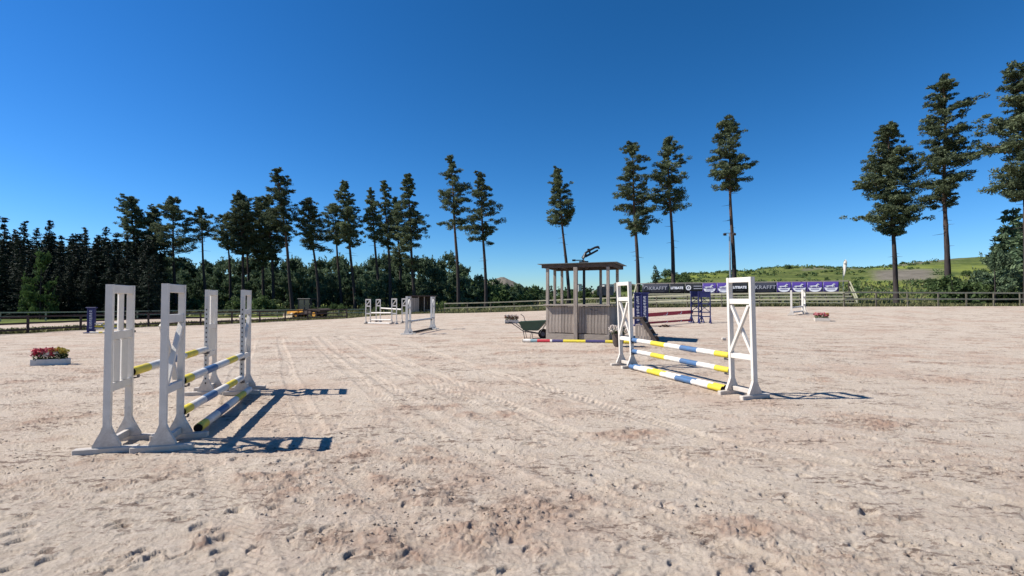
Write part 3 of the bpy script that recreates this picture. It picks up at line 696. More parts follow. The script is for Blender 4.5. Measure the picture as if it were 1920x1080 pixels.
for j, (tx, ty, Y, lab) in enumerate(((1884, 424, 50, 'dark bushy pine at the left of the clump near the edge'), (1904, 392, 52, 'pointed dark conifer topping the clump near the edge'), (1925, 405, 47, 'dark conifer at the outer end of the clump'), (1866, 466, 46, 'low dark pine at the foot of the clump near the edge'))):
    p = on(tx, Y); H = at(tx, ty, Y).z - p.z
    plant('spruce_tree' if j < 3 else 'young_pine', EC[j], p, lab, 'tree', 'conifer clump near the edge', random.uniform(0, 6), (H / 6, H / 6, H / 6))
for j in range(12):
    tx = random.uniform(1790, 1960); Y = random.uniform(46, 52); p = on(tx, Y); H = random.uniform(2.0, 3.6)
    plant('bush', BS[j % 4], p, 'tall bush in front of the conifers ' + lm(tx), 'bush', 'bushes below the conifer clump', random.uniform(0, 6), (H / 2.2, H / 2.2, H / 2.2), ('foliage', 'stem'))

r = np.random.default_rng(76); Q = []          # low scrub over the slope: nobody could count it
for j in range(2300):
    a = r.uniform(.27, 1.3); Y = r.uniform(78, 170) ; x = a * Y; s_ = r.uniform(.35, 1.15)
    if .745 < a < .87 and 5.4 < gz(x, Y) < 9: continue
    if fbm(np.array([x / 9]), np.array([Y / 14]), 61)[0] < .46: continue
    Q.append(quads(ball(r, 13) * np.array([s_, s_, s_ * .45]) + np.array([x, Y, gz(x, Y) + s_ * .2]), .30, .18, r))
tag(link('hillside_scrub', quadmesh('hillside_scrub', Q, BUSHM)), 'low scrub and weeds covering the green slope', kind='stuff')
# distant treeline: reads as one mass
r = np.random.default_rng(77); Q = []
for j in range(900):
    a = r.uniform(-1.3, 1.5); Y = r.uniform(560, 640); x = a * Y; H = r.uniform(9, 17) + 3 * math.sin(a * 9); nn = 26
    z0 = gz(x, Y); t = r.random(nn)
    P = np.stack([x + r.normal(size=nn) * 3.2 * (1 - t), Y + r.normal(size=nn) * 2, z0 + H * t], 1); Q.append(quads(P, 1.6, 1.1, r))
tag(link('distant_treeline', quadmesh('distant_treeline', Q, SPRUCE)), 'distant dark treeline along the horizon', kind='stuff')

# grass tufts along the fences and on the meadow
r = np.random.default_rng(78); Q = []
def tufts(x, y, h, w=.03):
    n_ = len(x); z = g(x, y); a = r.uniform(0, 6.28, n_); hh = h * r.uniform(.5, 1.3, n_)
    dx = np.cos(a) * w * r.uniform(.7, 2, n_); dy = np.sin(a) * w; lx = r.normal(size=n_) * hh * .35; ly = r.normal(size=n_) * hh * .35
    z0 = z - .03
    return np.stack([np.stack([x - dx, y - dy, z0], 1), np.stack([x + dx, y + dy, z0], 1), np.stack([x + lx + dx * .2, y + ly, z0 + hh], 1), np.stack([x + lx - dx * .4, y + ly, z0 + hh * .95], 1)], 1)
N = 42000; a = r.uniform(-1.3, 1.3, N); ef_ = edge_far(a); Y = ef_ + .1 + r.random(N) ** 1.6 * 9; X = a * Y
keep = ~((a < -.42) & (Y > ef_ + 2.2) & (Y < np.interp(a, CA, CY) - 2))
Q.append(tufts(X[keep], Y[keep], .26, .05))
N = 16000; a = r.uniform(-1.2, 1.3, N); Y = r.uniform(60, 100, N); Q.append(tufts(a * Y, Y, .5, .12))
tag(link('grass', quadmesh('grass', Q, GRASSM)), 'tufts of dry and green grass round the arena', 'grass', kind='stuff')

# ------------------------------------------------------------------ fences
def wood_grain_bar(name, a, b_, w, d, m, parent):
    return MB().bar(a, b_, w, d, bev=.006).build(name, m, parent)
def fence(name, label, pts, step, rails, ph, m, mp=None, rw=.035, rd=.12, jit=.02, group=None, skip=None):
    root = empty(name, Vector(pts[0]), 0, label, 'fence', group); o = Vector(pts[0])
    P = [Vector(p) for p in pts]; out = [P[0]]
    for a, b_ in zip(P[:-1], P[1:]):
        n_ = max(1, round((b_ - a).length / step))
        for i in range(1, n_ + 1): out.append(a.lerp(b_, i / n_))
    for p in out: p.z = gz(p.x, p.y)
    for i, p in enumerate(out):
        h = ph + random.uniform(-jit, jit); MB().box((0, 0, h / 2 - .15), (.10, .10, h + .3), Matrix.Rotation(random.uniform(-.03, .03), 3, 'X'), bev=.01).build('post', mp or m, root, p - o, (0, 0, random.uniform(-.2, .2)))
    for p, q in zip(out[:-1], out[1:]):
        d = (q - p).normalized(); nrm = Vector((d.y, -d.x, 0)) * .07
        for z in rails:
            MB().bar(p - o + Vector((0, 0, z + random.uniform(-jit, jit) / 2)) + nrm, q - o + Vector((0, 0, z + random.uniform(-jit, jit) / 2)) + nrm, rw, rd, bev=.006).build('rail', m, root)
    return root
fence('rail_fence', 'long pale wooden two-rail fence along the far side of the arena', [Vector((x, y, 0)) for x, y in FAR[1:]], 3.0, (.62, 1.16), 1.14, WOODF, mp=WOODP)
fence('rail_fence', 'dark brown wooden rail fence bordering the arena on the left', LF, 3.2, (.22, .58, .95), 1.0, WOODD, rd=.10)
fence('rail_fence', 'pale two-rail fence beyond the sand strip, before the forest', CF, 3.4, (.42, .80), .84, WOODF, rd=.11)

# ------------------------------------------------------------------ jump stands and poles
def jump_stand(name, label, loc, rz, H, group, w=.085, t=.045, sp=.46, bars=(1.5, .72), top=.08, xs=None, slats=None, foot=.60, white=None, cup_z=(), cup_side=1, cup_m=None, lean=0.0, track=False, diag=None):
    """local y runs along the jump, local x along the feet; cups on the side cup_side*y"""
    wm = white or WHITE
    root = empty(name, loc, rz, label, 'jump stand', group); root.rotation_euler = (0, lean, rz)
    for s in (-1, 1):
        y = s * sp / 2
        poly = [(-w / 2, H), (-w / 2, .275), (-w / 2 - .022, .215), (-w / 2 - .088, .085), (-w / 2 - .088, .05), (w / 2 + .088, .05), (w / 2 + .088, .085), (w / 2 + .022, .215), (w / 2, .275), (w / 2, H)]
        MB().prism(poly[::-1], y - t / 2, y + t / 2).build('upright', wm, root)
        MB().box((0, y + s * .001, .03), (foot, .075, .07), bev=.008).build('foot', wm, root)
    inner = sp - t
    MB().box((0, 0, H - top / 2 - .002), (w * .9, inner, top), bev=.004).build('top_bar', wm, root)
    MB().box((0, 0, .10), (.05, inner - .004, .07), bev=.004).build('floor_bar', wm, root)
    for z in bars: MB().box((0, 0, z), (w * .85, inner - .002, .085), bev=.004).build('crossbar', wm, root)
    if xs:
        z0, z1 = xs
        MB().bar((.006, -inner / 2 + .01, z0 + .02), (.006, inner / 2 - .01, z1 - .02), .042, .05, up=Vector((1, 0, 0))).build('diagonal_brace', wm, root)
        MB().bar((-.037, inner / 2 - .01, z0 + .02), (-.037, -inner / 2 + .01, z1 - .02), .042, .05, up=Vector((1, 0, 0))).build('diagonal_brace', wm, root)
    if diag:
        z0, z1 = diag[:2]; sg = diag[2]
        MB().bar((0, -sg * (inner / 2 - .01), z0), (0, sg * (inner / 2 - .01), z1), .05, .06, up=Vector((1, 0, 0))).build('diagonal_brace', wm, root)
    for (y, z0, z1, rot) in (slats or []):
        big = z0 < .8
        MB().box((0, 0, (z0 + z1) / 2), (.060 if big else .048, .052 if big else .034, z1 - z0), bev=.003).build('slat', wm, root, (0, y, 0), (0, 0, rot))
    for z in cup_z:
        c = MB(); yy = cup_side * (sp / 2 + t / 2)
        c.box((0, yy + cup_side * .006, z - .02), (w * .8, .010, .11)); c.box((0, yy + cup_side * .035, z - .062), (.09, .055, .010))
        c.box((.055, yy + cup_side * .055, z - .048), (.008, .055, .035)); c.box((-.055, yy + cup_side * .055, z - .048), (.008, .055, .035))
        c.build('jump_cup', cup_m or STEEL, root)
    if track:
        c = MB(); yy = cup_side * (sp / 2 + t / 2 + .003); c.box((0, yy, (H - .2) / 2 + .15), (.034, .004, H - .35))
        for q in range(int((H - .4) / .075)): c.box((0, yy + cup_side * .003, .2 + q * .075), (.016, .004, .026), m=1)
        c.build('cup_track', [wm if False else WHITE_OLD, CAPM], root)
    return root

def pole(label, a, b_, bands, r_=.05, group=None, cap=True, seg=14, name='jump_pole'):
    """bands: [(end fraction, material)...] from a to b"""
    a = Vector(a); b_ = Vector(b_); L = (b_ - a).length; mats = []; c = MB(); t0 = 0
    for t1, m in bands:
        if m not in mats: mats.append(m)
        c.tube([(0, t0 * L, 0), (0, t1 * L, 0)], r_ * random.uniform(.995, 1.005), seg, mats.index(m), cap=(t0 == 0 or t1 == 1)); t0 = t1
    root = link(name, c.mesh(name, mats)); tag(root, label, 'pole', group)
    root.location = a; root.rotation_euler = (b_ - a).to_track_quat('Y', 'Z').to_euler()
    if cap:
        for y, s in ((0, -1), (L, 1)):
            k = MB(); k.tube([(0, y + s * .001, 0), (0, y + s * .012, 0)], r_ * .93, seg); k.build('end_cap', CAPM, root)
    return root
B7 = [(.07, PBLUE), (.24, PWHITE), (.40, PYEL), (.565, PWHITE), (.73, PBLUE), (.885, PWHITE), (1, PYEL)]
B7L = [(.10, PYEL), (.28, PWHITE), (.45, PBLUE), (.66, PWHITE), (.84, PYEL), (1, PWHITE)]

# right-hand upright: A/B near stand, C/D far stand
gR = 'white stands of the blue and yellow upright jump'
A = G(1373, 736.5); Bp = G(1416, 749); Cp = G(1187, 690); D = G(1164, 685.5)
def rz_of(near, far):     # local +y points from near to far
    d = (far - near); return math.atan2(-d.x, d.y)
nearR = (A + Bp) / 2; farR = (Cp + D) / 2; rzR = rz_of(nearR, farR)
spn = (A - Bp).length
SR = dict(bars=(1.53, .64), xs=(.685, 1.485), w=.085, foot=.56)
s1 = jump_stand('jump_stand', 'nearest white X-braced stand of the upright jump, casting a long shadow', nearR, rzR, 1.92, gR, sp=.46, cup_z=(.62, .375), cup_side=1, lean=R(-1.2), **SR)
s2 = jump_stand('jump_stand', 'white X-braced stand in front of the judges hut wall', farR, rzR, 1.92, gR, sp=.44, cup_z=(.62, .375), cup_side=-1, lean=R(-2.0), **SR)
ay_ = (farR - nearR).normalized()
pa = nearR + ay_ * .275; pb = farR - ay_ * .26
def lift(p, z, off=Vector((0, 0, 0))): return Vector((p.x, p.y, z + gz(p.x, p.y))) + off
sideR = Vector((ay_.y, -ay_.x, 0))
gP = 'blue, white and yellow poles of the upright jump'
pole('top rail pole of the upright jump, blue white and yellow', lift(pb, .625), lift(pa, .62), B7, group=gP)
pole('middle rail pole of the upright jump, below the top one', lift(pb, .38), lift(pa, .37), B7, group=gP)
pole('lowest pole of the upright jump, lying on the sand in front', lift(pb, .058, -sideR * .12 - ay_ * .06), lift(pa, .058, -sideR * .13 + ay_ * .03), B7, group=gP)
pole('second ground pole tucked behind the lowest pole of the upright', lift(pb, .055, -sideR * .00 - ay_ * .03), lift(pa, .055, sideR * .01 + ay_ * .12), [(.10, PBLUE)] + [(min(t + .02, .97), m) for t, m in B7[1:-1]] + [(1, PYEL)], group=gP)

# left-hand spread jump
gL = 'white stands of the left-hand spread jump'
def mid(a, b_): return (G(*a) + G(*b_)) / 2
NL = mid((200, 851), (240, 826)); NR = mid((306, 847), (336, 822)); FR = mid((451, 740), (467, 731)); FL = mid((386, 742), (401, 731))
rzL = rz_of(NR, FR); rzL2 = rz_of(NL, FL)
H_ = 1.72
jump_stand('jump_stand', 'nearest outer white stand with vertical slats, at the rear row', NL, rzL2, H_, gL, sp=.46, bars=(1.19, .66), top=.09,
           slats=[(0, 1.235, 1.63, R(48)), (-.085, .705, 1.145, R(48)), (.085, .705, 1.145, R(48))], foot=.56, cup_z=(.75,), cup_side=1, w=.062)
jump_stand('jump_stand', 'near white X-braced stand with open top, front row of the spread', NR, rzL, H_ + .01, gL, sp=.46, bars=(1.36, .62), top=.09, xs=(.66, 1.32), foot=.56, cup_z=(.64, .29), cup_side=1, w=.062)
jump_stand('jump_stand', 'far white stand with perforated cup track, front row of the spread', FR, rzL, 1.73, gL, sp=.42, bars=(1.36, .62), top=.09, xs=(.66, 1.32), foot=.56, cup_z=(.64, .27), cup_side=-1, w=.062, track=True)
jump_stand('jump_stand', 'far slatted white stand with greenish top, rear row of the spread', FL, rzL2, 1.73, gL, sp=.44, bars=(1.12, .66), top=.09,
           slats=[(0.02, 1.16, 1.635, R(48)), (-.08, .705, 1.075, R(48)), (.08, .705, 1.075, R(48))], foot=.60, cup_z=(.75,), cup_side=-1, w=.062, track=True)
ax1 = (FR - NR).normalized(); ax2 = (FL - NL).normalized(); sd1 = Vector((ax1.y, -ax1.x, 0))
gPL = 'yellow, white and blue poles of the spread jump'
pole('upper front pole of the spread jump', lift(NR + ax1 * .27, .64), lift(FR - ax1 * .25, .64), B7L, group=gPL)
pole('lower front pole of the spread jump, under the upper one', lift(NR + ax1 * .27, .29), lift(FR - ax1 * .25, .27), B7L, group=gPL)
pole('ground pole of the spread jump leaning on the stand feet in shade', lift(NR + ax1 * .30, .09, sd1 * .16), lift(FR - ax1 * .3, .09, sd1 * .13), B7L, group=gPL)
pole('single high rear pole of the spread jump', lift(NL + ax2 * .27, .75), lift(FL - ax2 * .26, .75), [(.16, PYEL), (.44, PWHITE), (.56, PBLUE), (.62, PWHITE), (.80, PYEL), (1, PWHITE)], group=gPL)

# grey-white small jump in the middle distance
gM = 'stands of the small jump left of centre'
n1 = G(765.5, 627); f1 = G(811, 617.5); rz = rz_of(n1, f1); am = (f1 - n1).normalized()
for lab, p, cs in (('nearer white stand of the small jump left of centre', n1, 1), ('farther white stand of the small jump left of centre', f1, -1)):
    jump_stand('jump_stand', lab, p, rz, 1.72, gM, sp=.42, bars=(1.22, .62), diag=(.9 + .35, 1.63, 1), foot=.56, cup_z=(.58,), cup_side=cs, white=WHITE_OLD, w=.10)
pole('grey pole across the small jump left of centre', lift(n1 + am * .25, .58), lift(f1 - am * .25, .58), [(1, WHITE_OLD)], group=None, seg=10)
pole('dark pole on the sand under the small jump', lift(n1 + am * .35, .06), lift(f1 - am * .2, .06), [(1, WOODB)], seg=10)

# all white oxer further back
gW = 'stands of the all-white oxer in the distance'
def facing(label, p, rz, cz=()): return jump_stand('jump_stand', label, p, rz, 1.66, gW, sp=.32, bars=(1.18, .68), diag=(1.24, 1.56, 1), foot=.5, white=WHITE, w=.07, cup_z=cz)
wz = R(-98)
w1 = G(690, 607); w2 = G(739, 607.5); w3 = G(709, 603.5); w4 = G(758, 606)
facing('outermost front stand of the white oxer, farthest from the shed', w1, wz); facing('front stand of the white oxer nearer the shed', w2, wz)
facing('rear stand of the white oxer between its two front stands', w3, wz); facing('rear white oxer stand half hidden by the small jump', w4, wz)
gWP = 'white poles of the distant oxer'
pole('rear top white pole of the distant oxer', lift(w3 + Vector((.2, 0, 0)), 1.0), lift(w4 - Vector((.2, 0, 0)), .92), [(1, PWHITE)], group=gWP, seg=8, cap=False)
pole('front upper white pole of the distant oxer', lift(w1 + Vector((.2, 0, 0)), .72), lift(w2 - Vector((.2, 0, 0)), .72), [(1, PWHITE)], group=gWP, seg=8, cap=False)
pole('front lower white pole of the distant oxer', lift(w1 + Vector((.2, 0, 0)), .26), lift(w2 - Vector((.2, 0, 0)), .26), [(1, PWHITE)], group=gWP, seg=8, cap=False)
pole('white ground pole in front of the distant oxer', lift(w1 + Vector((.1, -.3, 0)), .05), lift(w2 + Vector((-.2, -.3, 0)), .05), [(1, PWHITE)], group=gWP, seg=8, cap=False)

# white jump in front of the spectator stand
f1 = G(1484, 591); f2 = G(1507, 588); rzF = rz_of(f1, f2) + R(0)
a2 = (f2 - f1).normalized()
jump_stand('jump_stand', 'nearer white stand of the jump before the spectator stand', f1, rzF + R(25), 1.6, 'stands before the spectator stand', sp=.40, bars=(1.1, .6), foot=.5, w=.11)
jump_stand('jump_stand', 'farther white stand of the jump before the spectator stand', f2, rzF, 1.6, 'stands before the spectator stand', sp=.30, bars=(1.1, .6), foot=.5, w=.11)
gg = 'grey poles of the jump before the spectator stand'
for z, w_ in ((.48, 'upper'), (.18, 'lower')):
    pole(w_ + ' grey pole of the jump before the spectator stand', lift(f1 + a2 * .15, z), lift(f2 - a2 * .15, z), [(1, WHITE_OLD)], seg=8, cap=False, group=gg)

# navy jump with red planks
def navy_stand(label, p, rz, H=1.8, kind=0):
    o = empty('jump_stand', p, rz, label, 'jump stand', 'navy blue jump stands with lattice')
    w_ = .62
    for x in (-w_ / 2, w_ / 2):
        MB().box((x, 0, H / 2), (.06, .06, H), bev=.006).build('upright', NAVY, o)
        f = MB(); f.box((x, 0, .03), (.07, .62, .06)); f.bar((x, -.26, .06), (x, 0, .42), .035, .04, up=Vector((1, 0, 0))); f.bar((x, .26, .06), (x, 0, .42), .035, .04, up=Vector((1, 0, 0))); f.build('foot', NAVY, o)
    for z in (.38, .62, 1.1, H - .04): MB().box((0, 0, z), (w_ - .065, .05, .06)).build('crossbar', NAVY, o)
    if kind == 0:
        for s in (-1, 1): MB().bar((-s * w_ / 2 * .85, .01 * s, .66), (s * w_ / 2 * .85, .01 * s, 1.06), .03, .04, up=Vector((0, 1, 0))).build('diagonal_brace', NAVY, o)
        for s in (-1, 1): MB().bar((-s * w_ / 2 * .85, .01 * s, 1.14), (s * w_ / 2 * .85, .01 * s, H - .3), .03, .04, up=Vector((0, 1, 0))).build('diagonal_brace', NAVY, o)
        MB().box((0, -.002, H - .2), (w_ - .07, .03, .26)).build('panel', NAVY, o)
    return o
def glyph_column(parent, x, y, z0, z1, n_, w_, seed):
    rr = random.Random(seed); c = MB()
    h = (z1 - z0) / n_
    for i in range(n_):
        z = z1 - (i + .5) * h
        c.box((x, y, z + h * .28), (w_, .006, h * .13)); c.box((x + rr.uniform(-.2, .2) * w_, y, z), (w_ * .7, .006, h * .12), Matrix.Rotation(rr.uniform(-.5, .5), 3, 'Y'))
        if rr.random() < .7: c.box((x, y, z - h * .26), (w_ * rr.uniform(.6, 1), .006, h * .13))
        c.box((x + rr.choice((-.4, .4)) * w_, y, z + h * .12), (w_ * .2, .006, h * .3))
    return c.build('lettering', PRINTW, parent)
nb = [(1308, 605, 4), (1322, 605, -14)]
navy_stand('navy lattice stand with crossbars at the end of the red planks', G(1306, 604.5), R(6)); navy_stand('navy lattice stand behind the right end of the red planks', G(1321, 606), R(-12))
def pillar(label, p, rz, H, w_, seed, grp):
    o = empty('jump_pillar', p, rz, label, 'jump pillar', grp)
    MB().box((0, 0, H / 2 + .05), (w_, .14, H - .1), bev=.01).build('panel', NAVY, o)
    for x in (-w_ / 2 - .032, w_ / 2 + .032): MB().box((x, 0, H / 2), (.06, .16, H), bev=.006).build('upright', NAVY, o)
    MB().box((0, 0, H + .03), (w_ + .26, .2, .06), bev=.01).build('cap', NAVY, o); MB().box((0, 0, .03), (w_ + .24, .6, .06), bev=.01).build('foot', NAVY, o)
    glyph_column(o, 0, -.076, .25, H - .12, 8, w_ * .55, seed); return o
p1 = G(1196, 611); p2 = G(1209, 612.5)
pillar('navy pillar with white lettering, half behind the upright stand', p1, R(-10), 1.75, .24, 3, 'navy pillars with white lettering'); pillar('navy pillar with white lettering where the red planks begin', p2, R(-10), 1.75, .24, 4, 'navy pillars with white lettering')
def plank(label, a, b_, h, t=.03, m=REDP, figs=True):
    a = Vector(a); b_ = Vector(b_); d = b_ - a; L = d.length; c = MB().box((L / 2, 0, 0), (L, t, h), bev=.004)
    o = link('jump_plank', c.mesh('jump_plank', m)); tag(o, label, 'plank', 'red planks of the navy jump'); o.location = a; o.rotation_euler = (0, -math.atan2(d.z, math.hypot(d.x, d.y)), math.atan2(d.y, d.x))
    if figs:
        q = MB()
        for cx in (.36, .68):
            x0 = L * cx
            for pts in ([(0, -.04), (.1, -.02), (.16, .05), (.2, .05), (.2, .02), (.13, -.05), (.02, -.07)], [(-.16, -.06), (-.10, -.03), (-.1, -.06), (-.15, -.08)]):
                q.prism([(x0 + x, z * h / .16) for x, z in pts[::-1]], -t / 2 - .003, -t / 2 + .001)
        q.build('horse_figure', PRINTW, o)
    return o
pc = G(1303, 604)
plank('upper dark red plank with small white horses on the navy jump', p2 + Vector((.2, 0, .62)), pc + Vector((-.15, -.1, .60)), .20)
plank('lower dark red plank close to the sand on the navy jump', p2 + Vector((.2, 0, .20)), pc + Vector((-.15, -.1, .13)), .11)

# navy pillar jump on the far left by the brown fence
q1 = G(171, 624.5); q2 = G(229, 624)
pillar('navy pillar with white lettering by the brown fence', q1, R(12), 1.45, .26, 5, 'navy pillars by the brown fence')
o = empty('jump_pillar', q2, R(60), 'dark narrow pillar seen behind the nearest slatted stand', 'jump pillar', 'navy pillars by the brown fence')
MB().box((0, 0, .72), (.12, .12, 1.44), bev=.01).build('upright', NAVY, o); MB().box((0, 0, .03), (.2, .6, .06)).build('foot', NAVY, o); MB().box((0, 0, 1.47), (.2, .2, .05)).build('cap', NAVY, o)
dq = (q2 - q1)
for i, (z, m, w_) in enumerate(((.56, PWHITE, 'top'), (.40, PYEL, 'second'), (.26, PWHITE, 'third'), (.05, PWHITE, 'ground'))):
    off = Vector((0, -.3 if i == 3 else .0, 0))
    pole(w_ + ' pole of the low jump by the brown fence', lift(q1 + dq * .10, z, off), lift(q1 + dq * .93, z, off), [(.35, m), (.5, PYEL if m is PWHITE else PWHITE), (1, m)], r_=.045, seg=8, cap=False, group='poles of the low jump by the fence')

# ground pole in front of the hut
pole('striped pole of many colours lying on the sand before the hut', lift(G(981, 642), .055), lift(G(1181, 645), .055),
     [(.075, PWHITE), (.14, PAQUA), (.265, PRED), (.285, PWHITE), (.39, PNAVY), (.60, PYEL), (.78, PNAVY), (1, PYEL)], r_=.058)

# ------------------------------------------------------------------ judges hut
ha = R(-22)
FLc = Vector((1.20, 17.1, 0)); FLc.z = gz(2.2, 17.4) - .02
hut = empty('judges_hut', FLc, ha, 'small open grey wooden judges hut with flat roof and plank walls', 'hut')
W_, D_ = 2.22, 1.9; LH = 1.20; TH = 2.50
def hpost(x, y, z0, z1, s=.09): return MB().box((x, y, (z0 + z1) / 2), (s, s, z1 - z0), bev=.006).build('post', WOOD, hut)
hpost(.045, .045, 0, TH, .10); hpost(W_ - .045, .045, 0, TH, .10); hpost(1.09, -.075, -.03, TH, .13)
hpost(.045, D_ - .045, 0, TH); hpost(W_ - .045, D_ - .045, 0, TH, .10); hpost(.045, D_ * .48, LH, TH); hpost(W_ * .70, D_ - .045, 0, TH)
def planks(x0, x1, y, z0, z1, dirx=True, pw=.115):
    n_ = round((x1 - x0) / pw); w_ = (x1 - x0) / n_
    for i in range(n_):
        c = x0 + (i + .5) * w_; dz = random.uniform(-.01, .01); dy = random.uniform(-.004, .004)
        if dirx: MB().box((0, 0, 0), (w_ - .010, .024, z1 - z0), bev=.003).build('plank', WOOD, hut, (c, y + dy, (z0 + z1) / 2 + dz))
        else: MB().box((0, 0, 0), (.024, w_ - .010, z1 - z0), bev=.003).build('plank', WOOD, hut, (y + dy, c, (z0 + z1) / 2 + dz))
planks(.10, 1.02, .0, .24, 1.15); planks(1.16, 2.17, .0, .24, 1.15)
planks(.12, D_ - .1, W_ + .004, .05, 1.15, False); planks(.12, D_ - .1, -.004, .05, 1.15, False); planks(.1, W_ - .1, D_, .05, 1.15)
bk = MB(); bk.box((.56, .03, .6), (.9, .02, 1.1)); bk.box((1.66, .03, .6), (1.0, .02, 1.1)); bk.build('backing_board', WOODB, hut)
MB().box((.55, -.02, .11), (1.08, .05, .20), bev=.006).build('base_board', WOODH, hut); MB().box((1.70, -.02, .11), (1.04, .05, .20), bev=.006).build('base_board', WOODH, hut)
MB().box((.50, -.02, LH), (1.08, .22, .05), bev=.005).build('counter_ledge', WOODH, hut); MB().box((1.72, -.02, LH), (1.08, .22, .05), bev=.005).build('counter_ledge', WOODH, hut)
MB().box((W_ + .03, D_ / 2, LH), (.16, D_ - .05, .045), bev=.005).build('counter_ledge', WOODH, hut); MB().box((-.03, D_ / 2, LH), (.16, D_ - .05, .045), bev=.005).build('counter_ledge', WOODH, hut)
for y in (.045, D_ - .045): MB().box((W_ / 2, y, TH + .065), (W_ + .34, .07, .13), bev=.006).build('roof_beam', WOODB, hut)
for x in (-.1, W_ + .1): MB().box((x, D_ / 2, TH + .06), (.06, D_ - .17, .11), bev=.005).build('roof_beam', WOODB, hut)
MB().box((W_ / 2, D_ / 2, TH + .142), (W_ + .56, D_ + .22, .02)).build('roof_sheet', ROOF, hut)
for x in (.3, 1.1, 1.9): MB().box((x, D_ / 2, TH + .09), (.05, D_ - .13, .07)).build('rafter', WOODB, hut)
MB().box((W_ * .77, D_ + .02, 1.72), (.62, .02, .34), bev=.004).build('grey_board', ROOF, hut)
MB().box((W_ / 2, D_ / 2, .05), (W_ - .1, D_ - .1, .08)).build('floor_deck', WOODB, hut)
# knot marks on the right panel
kn = MB(); kn.box((1.62, -.0145, 1.05), (.10, .006, .03), Matrix.Rotation(.5, 3, 'Y')); kn.box((1.78, -.0145, 1.03), (.12, .006, .025)); kn.build('metal_fitting', STEEL, hut)

# black steel arm through the roof
pm = at(1095, 560, 17.9)
arm = empty('lift_arm', Vector((pm.x, 17.9, gz(pm.x, 17.9))), 0, 'black folding steel arm on a post rising through the hut roof', 'steel arm')
bz = arm.location.z
def AP(px, py): p = at(px, py, 17.9); return (p.x - arm.location.x, 0, p.z - bz)
MB().tube([(0, 0, .05), AP(1095, 494)], .05, 12).build('post', BLACK, arm)
MB().tube([AP(1086, 491.5), AP(1103, 491)], .035, 8).build('base_plate', BLACK, arm)
c = MB(); c.tube([AP(1074, 488), AP(1094, 488)], .018, 8); c.tube([AP(1073, 488.2), AP(1079, 488)], .035, 8); c.build('crank_handle', BLACK, arm)
MB().tube([AP(1094, 490), AP(1093, 484), AP(1098, 475)], [.07, .06, .05], 10).build('swivel_joint', BLACK, arm)
MB().tube([AP(1097, 475), AP(1104, 470), AP(1116, 464), AP(1122, 463)], [.04, .045, .04, .05], 10).build('upper_arm', BLACK, arm)
MB().tube([AP(1097, 481), AP(1108, 476), AP(1121, 469)], [.05, .04, .035], 10).build('lower_arm', BLACK, arm)
c = MB(); c.bar(AP(1104, 467), AP(1107, 477), .05, .06); c.box(AP(1103.5, 468), (.08, .06, .06)); c.build('linkage', BLACK, arm)
MB().bar(AP(1122, 462), AP(1123.5, 467), .05, .05).build('end_hook', BLACK, arm)

# ------------------------------------------------------------------ wheelbarrow
wp = G(997, 635.0); wb = empty('wheelbarrow', wp, R(-12), 'green wheelbarrow parked against the hut with its handles out', 'wheelbarrow'); wb.scale = (.92, .92, .92)
def ring(cx, cy, z, lx, ly): return [(cx - lx, cy - ly, z), (cx + lx, cy - ly, z), (cx + lx, cy + ly, z), (cx - lx, cy + ly, z)]
t = MB(); lo = ring(-.02, 0, .33, .28, .22); hi = ring(.05, 0, .66, .52, .34); hi[1] = (.62, -.30, .72); hi[2] = (.62, .30, .72)
li = [(x * .95, y * .93, z + .02) for x, y, z in lo]; hi2 = [(x * .965, y * .94, z) for x, y, z in hi]
t.add(lo + hi, [(0, 1, 5, 4), (1, 2, 6, 5), (2, 3, 7, 6), (3, 0, 4, 7), (0, 3, 2, 1)]); t.add(li + hi2, [(4, 5, 1, 0), (5, 6, 2, 1), (6, 7, 3, 2), (7, 4, 0, 3), (0, 1, 2, 3)])
t.add(hi + hi2, [(0, 1, 5, 4), (1, 2, 6, 5), (2, 3, 7, 6), (3, 0, 4, 7)]); t.build('tray', GREENT, wb)
c = MB()
for i in range(4): c.tube([hi[i], hi[(i + 1) % 4]], .014, 6)
c.build('tray_rim', GREENT, wb)
for s in (-1, 1):
    MB().tube([(-1.0, s * .30, .62), (-.72, s * .28, .60), (-.3, s * .2, .30), (.35, s * .13, .20)], .016, 8).build('handle', STEEL, wb)
    c = MB(); c.tube([(-.98, s * .30, .62), (-.84, s * .29, .61)], .024, 8); c.build('grip', BLACK, wb)
    MB().tube([(-.30, s * .2, .30), (-.24, s * .22, 0), (-.02, s * .22, 0), (.02, s * .18, .26)], .014, 6).build('leg', STEEL, wb)
    MB().tube([(.32, s * .12, .20), (.58, s * .15, .62)], .012, 6).build('brace', GALV, wb)
    wl_ = MB(); wl_.tube([(.46, s * .08 - .03, .20), (.46, s * .08 + .03, .20)], .19, 18); wr = wl_.build('wheel', CAPM, wb)
    MB().tube([(.46, s * .08 - .034, .20), (.46, s * .08 + .034, .20)], .085, 12).build('rim', STEEL, wr)
MB().tube([(-.30, .30, .62), (-.38, .32, .86), (-.50, .32, .95)], .014, 6).build('pull_bar', STEEL, wb)

